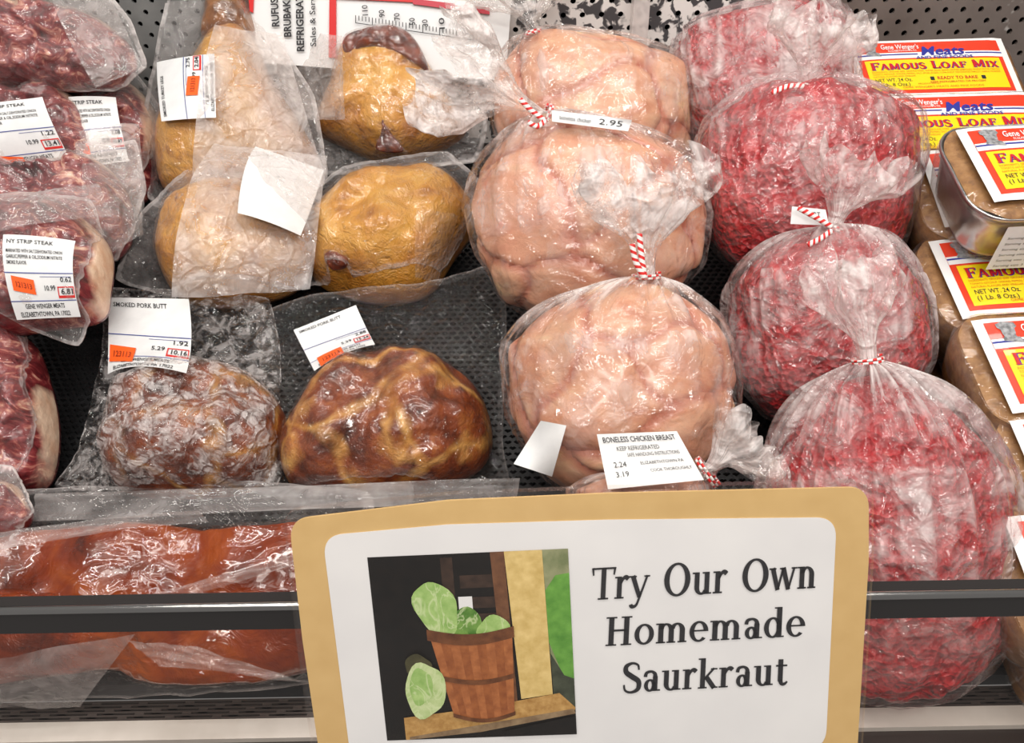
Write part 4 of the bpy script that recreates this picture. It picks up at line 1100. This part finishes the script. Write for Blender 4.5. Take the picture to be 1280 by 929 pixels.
# ================================================================== sauerkraut sign on the rail
def build_sign():
    pt = hit_plane(725, 745, V3((0, .309, 0)), V3((0, 1, 0)))
    dz = (pt-CAM).dot(FW)
    f = Fr(725, 745, 0, 69, depth=dz)
    r = empty('counter_sign', f.m, 'laminated tan and white sign advertising homemade sauerkraut clipped over the rail', 'sign')
    U = lambda x, y, z=0: (*f.uv(x, y, z), z)
    def rounded(c, rad_px, n=8):
        out = []
        for i, p in enumerate(c):
            a, b = c[i-1], c[(i+1) % len(c)]
            def toward(q):
                l = math.hypot(q[0]-p[0], q[1]-p[1]); k = min(rad_px, l*.45)/l; return (p[0]+(q[0]-p[0])*k, p[1]+(q[1]-p[1])*k)
            A, B = toward(a), toward(b)
            if rad_px <= 0 or len(p) > 2: out.append(p[:2]); continue
            for k in range(n+1):
                t = k/n; out.append(tuple((1-t)**2*A[j]+2*t*(1-t)*p[j]+t*t*B[j] for j in (0, 1)))
        return out
    def slab(name, pts, z, mat, par, th=.0004, attrs=None):
        n = len(pts); p = [U(x, y, z) for x, y in pts]; vs = p+[(a, b, c-th) for a, b, c in p]
        fs = [tuple(range(n))[::-1], tuple(range(n, 2*n))]+[(i, (i+1) % n, n+(i+1) % n, n+i) for i in range(n)]
        return ob(name, vs, fs, mat, par, smooth=False, attrs=attrs and {k: [v]*len(vs) for k, v in attrs.items()})
    t = NT('tan_card'); n = t.noise(60, 4); c = t.ramp(n, [(.3, srgb(212, 176, 116)), (.7, srgb(219, 184, 124))]); KR = t.done(t.bsdf(c, .42))
    WP = mottled('sign_white', srgb(232, 232, 233), srgb(240, 240, 240), 20, .4)
    out = rounded([(361, 650), (560, 626, 1), (760, 617, 1), (1086, 609), (1086, 700, 1), (1068, 1000), (408, 1002), (378, 800, 1)], 26)
    b = slab('sign_card', out, 0, KR, r, .0015)
    slab('laminate_sleeve', rounded([(353, 640), (560, 619, 1), (760, 611, 1), (1092, 603), (1092, 700, 1), (1074, 1008), (400, 1010), (370, 800, 1)], 22), .0040, CLEAR, r, .0052, {'milk': .05})
    slab('white_panel', rounded([(403, 670), (560, 656, 1), (760, 650, 1), (1046, 647), (1032, 937), (440, 962)], 26), .0005, WP, b)
    Q = [(459, 697), (710, 686), (721, 918), (484, 926)]
    def ph(x, y):
        a = [Q[0][k]*(1-x)+Q[1][k]*x for k in (0, 1)]; c_ = [Q[3][k]*(1-x)+Q[2][k]*x for k in (0, 1)]
        return (a[0]*(1-y)+c_[0]*y, a[1]*(1-y)+c_[1]*y)
    zc = [.0007]
    def lay(name, pts, mat, par):
        zc[0] += .00006; z = zc[0]; p = [U(*ph(x, y), z) for x, y in pts]
        return ob(name, p, [tuple(range(len(p)))[::-1]], mat, par, smooth=False)
    mt = lambda nm, a, c_, sc=150: mottled(nm, srgb(*a), srgb(*c_), sc, .45)
    dark = mt('photo_shadow', (8, 7, 6), (22, 17, 14)); plank = mt('photo_plank', (42, 30, 24), (70, 52, 42))
    photo = lay('printed_photo', [(0, 0), (1, 0), (1, 1), (0, 1)], dark, b)
    for x0, y0, x1, y1 in ((.36, .02, .42, .36), (.45, .12, .62, .19), (.5, .24, .63, .30), (.48, .33, .63, .38)): lay('printed_plank', [(x0, y0), (x1, y0), (x1, y1), (x0, y1)], plank, photo)
    lay('printed_door_edge', [(.61, 0), (.68, 0), (.70, .82), (.64, .82)], mt('photo_brown', (92, 58, 38), (128, 86, 58)), photo)
    lay('printed_post', [(.68, 0), (.87, 0), (.885, .78), (.72, .80)], mt('photo_cream', (206, 176, 104), (236, 208, 140)), photo)
    lay('printed_field', [(.87, 0), (1, 0), (1, .72), (.885, .60)], mt('photo_field', (120, 130, 90), (160, 162, 124), 120), photo)
    lay('printed_grass', [(.875, .22), (.93, .14), (1, .13), (1, .70), (.95, .70), (.88, .50)], mt('photo_grass', (82, 140, 52), (118, 176, 76), 120), photo)
    lay('printed_kerb', [(.885, .56), (.95, .68), (1, .70), (1, .86), (.89, .80)], mt('photo_dusk', (46, 52, 40), (76, 82, 66)), photo)
    lay('printed_bench', [(.10, .88), (.5, .84), (.92, .775), (1, .855), (.99, .885), (.12, 1.0), (.10, 1.0)], mt('photo_bench', (166, 122, 62), (206, 164, 100), 250), photo)
    lay('printed_bench_edge', [(.12, .985), (.99, .862), (1, .888), (.5, .97), (.12, 1.0)], mt('photo_edge', (120, 96, 70), (160, 136, 104)), photo)
    lay('printed_shade', [(.62, .97), (1, .9), (1, 1), (.62, 1)], dark, photo)
    def ell(cx, cy, rx, ry, rot=0, n=28, wob=.06):
        o_ = []
        for k in range(n):
            a = 2*math.pi*k/n; q = 1+wob*math.sin(3*a+cx*9)+wob*.6*math.sin(5*a+cy*7); x, y = rx*q*math.cos(a), ry*q*math.sin(a)
            o_.append((cx+x*math.cos(rot)-y*math.sin(rot), cy+x*math.sin(rot)+y*math.cos(rot)))
        return o_
    def cab(nm, a, c_):
        t = NT(nm); v = t.math('ABSOLUTE', t.math('SUBTRACT', t.noise(70, 3, .5, 1.5, t.stretch(1, .5, 1)), .5)); cc = t.ramp(t.noise(120, 4), [(.3, srgb(*a)), (.7, srgb(*c_))])
        return t.done(t.bsdf(t.mix(t.val(v, 0, .03, .7, 0), cc, srgb(214, 228, 176)), .45))
    lay('printed_tag', [(.435, .235), (.505, .235), (.505, .35), (.435, .35)], WP, photo)
    c1 = cab('photo_cabbage', (128, 172, 82), (182, 212, 134)); c2 = cab('photo_cabbage_deep', (74, 122, 44), (128, 170, 80)); c3 = cab('photo_cabbage_pale', (168, 196, 122), (208, 222, 168))
    lay('printed_cabbage', ell(.46, .40, .085, .11), c2, photo); lay('printed_cabbage', ell(.38, .45, .09, .05), c2, photo)
    lay('printed_cabbage', ell(.32, .295, .105, .155, -.35), c1, photo); lay('printed_cabbage', ell(.605, .43, .09, .085, -.2), c1, photo)
    hoop = mt('photo_hoop', (84, 46, 24), (126, 78, 46))
    bk = [mt('photo_stave', (150, 86, 46), (184, 114, 66), 200), mt('photo_stave_dark', (136, 74, 38), (168, 100, 54), 200)]
    for k in range(9):
        a, c_ = k/9, (k+1)/9; X = lambda s, y: (.275+.42*s)*(1-y)+(.365+.315*s)*y
        yb = lambda s: .885+.035*math.sin(math.pi*s)
        lay('printed_stave', [(X(a, 0), .45), (X(c_, 0), .45), (X(c_, 1), yb(c_)), (X(a, 1), yb(a))], bk[k % 2], photo)
    def hoopband(y0, y1, x0, x1, sag):
        top = [(x0+(x1-x0)*k/10, y0+sag*math.sin(math.pi*k/10)) for k in range(11)]; bot = [(x0+(x1-x0)*k/10, y1+sag*math.sin(math.pi*k/10)) for k in range(10, -1, -1)]
        lay('printed_hoop', top+bot, hoop, photo)
    hoopband(.405, .465, .26, .705, .035); hoopband(.66, .685, .315, .69, .03); hoopband(.865, .885, .36, .685, .035)
    lay('printed_leaves', ell(.2, .6, .07, .06, .3), mt('photo_leaf', (50, 48, 30), (84, 80, 50)), photo)
    lay('printed_cabbage', ell(.225, .735, .105, .15, .1), c3, photo); lay('printed_cabbage', ell(.205, .715, .06, .10, .1), c1, photo)
    zc[0] = .0012
    for txt, x0, y0, x1, y1, h in (('Try Our Own', 739, 750.5, 1022, 735, 40), ('Homemade', 756, 808, 1008, 795, 36), ('Saurkraut', 777, 866, 986, 855.5, 36)):
        mb = MB(); polys, wd = serif_text(txt, 1.22)
        for p in polys:
            mb.add([U(x0+(x1-x0)*a+b_*h*.045, y0+(y1-y0)*a-b_*h, .0011) for a, b_ in p], [tuple(range(len(p)))[::-1]])
        ob('lettering', mb.v, mb.f, INK, b, smooth=False)
build_sign()
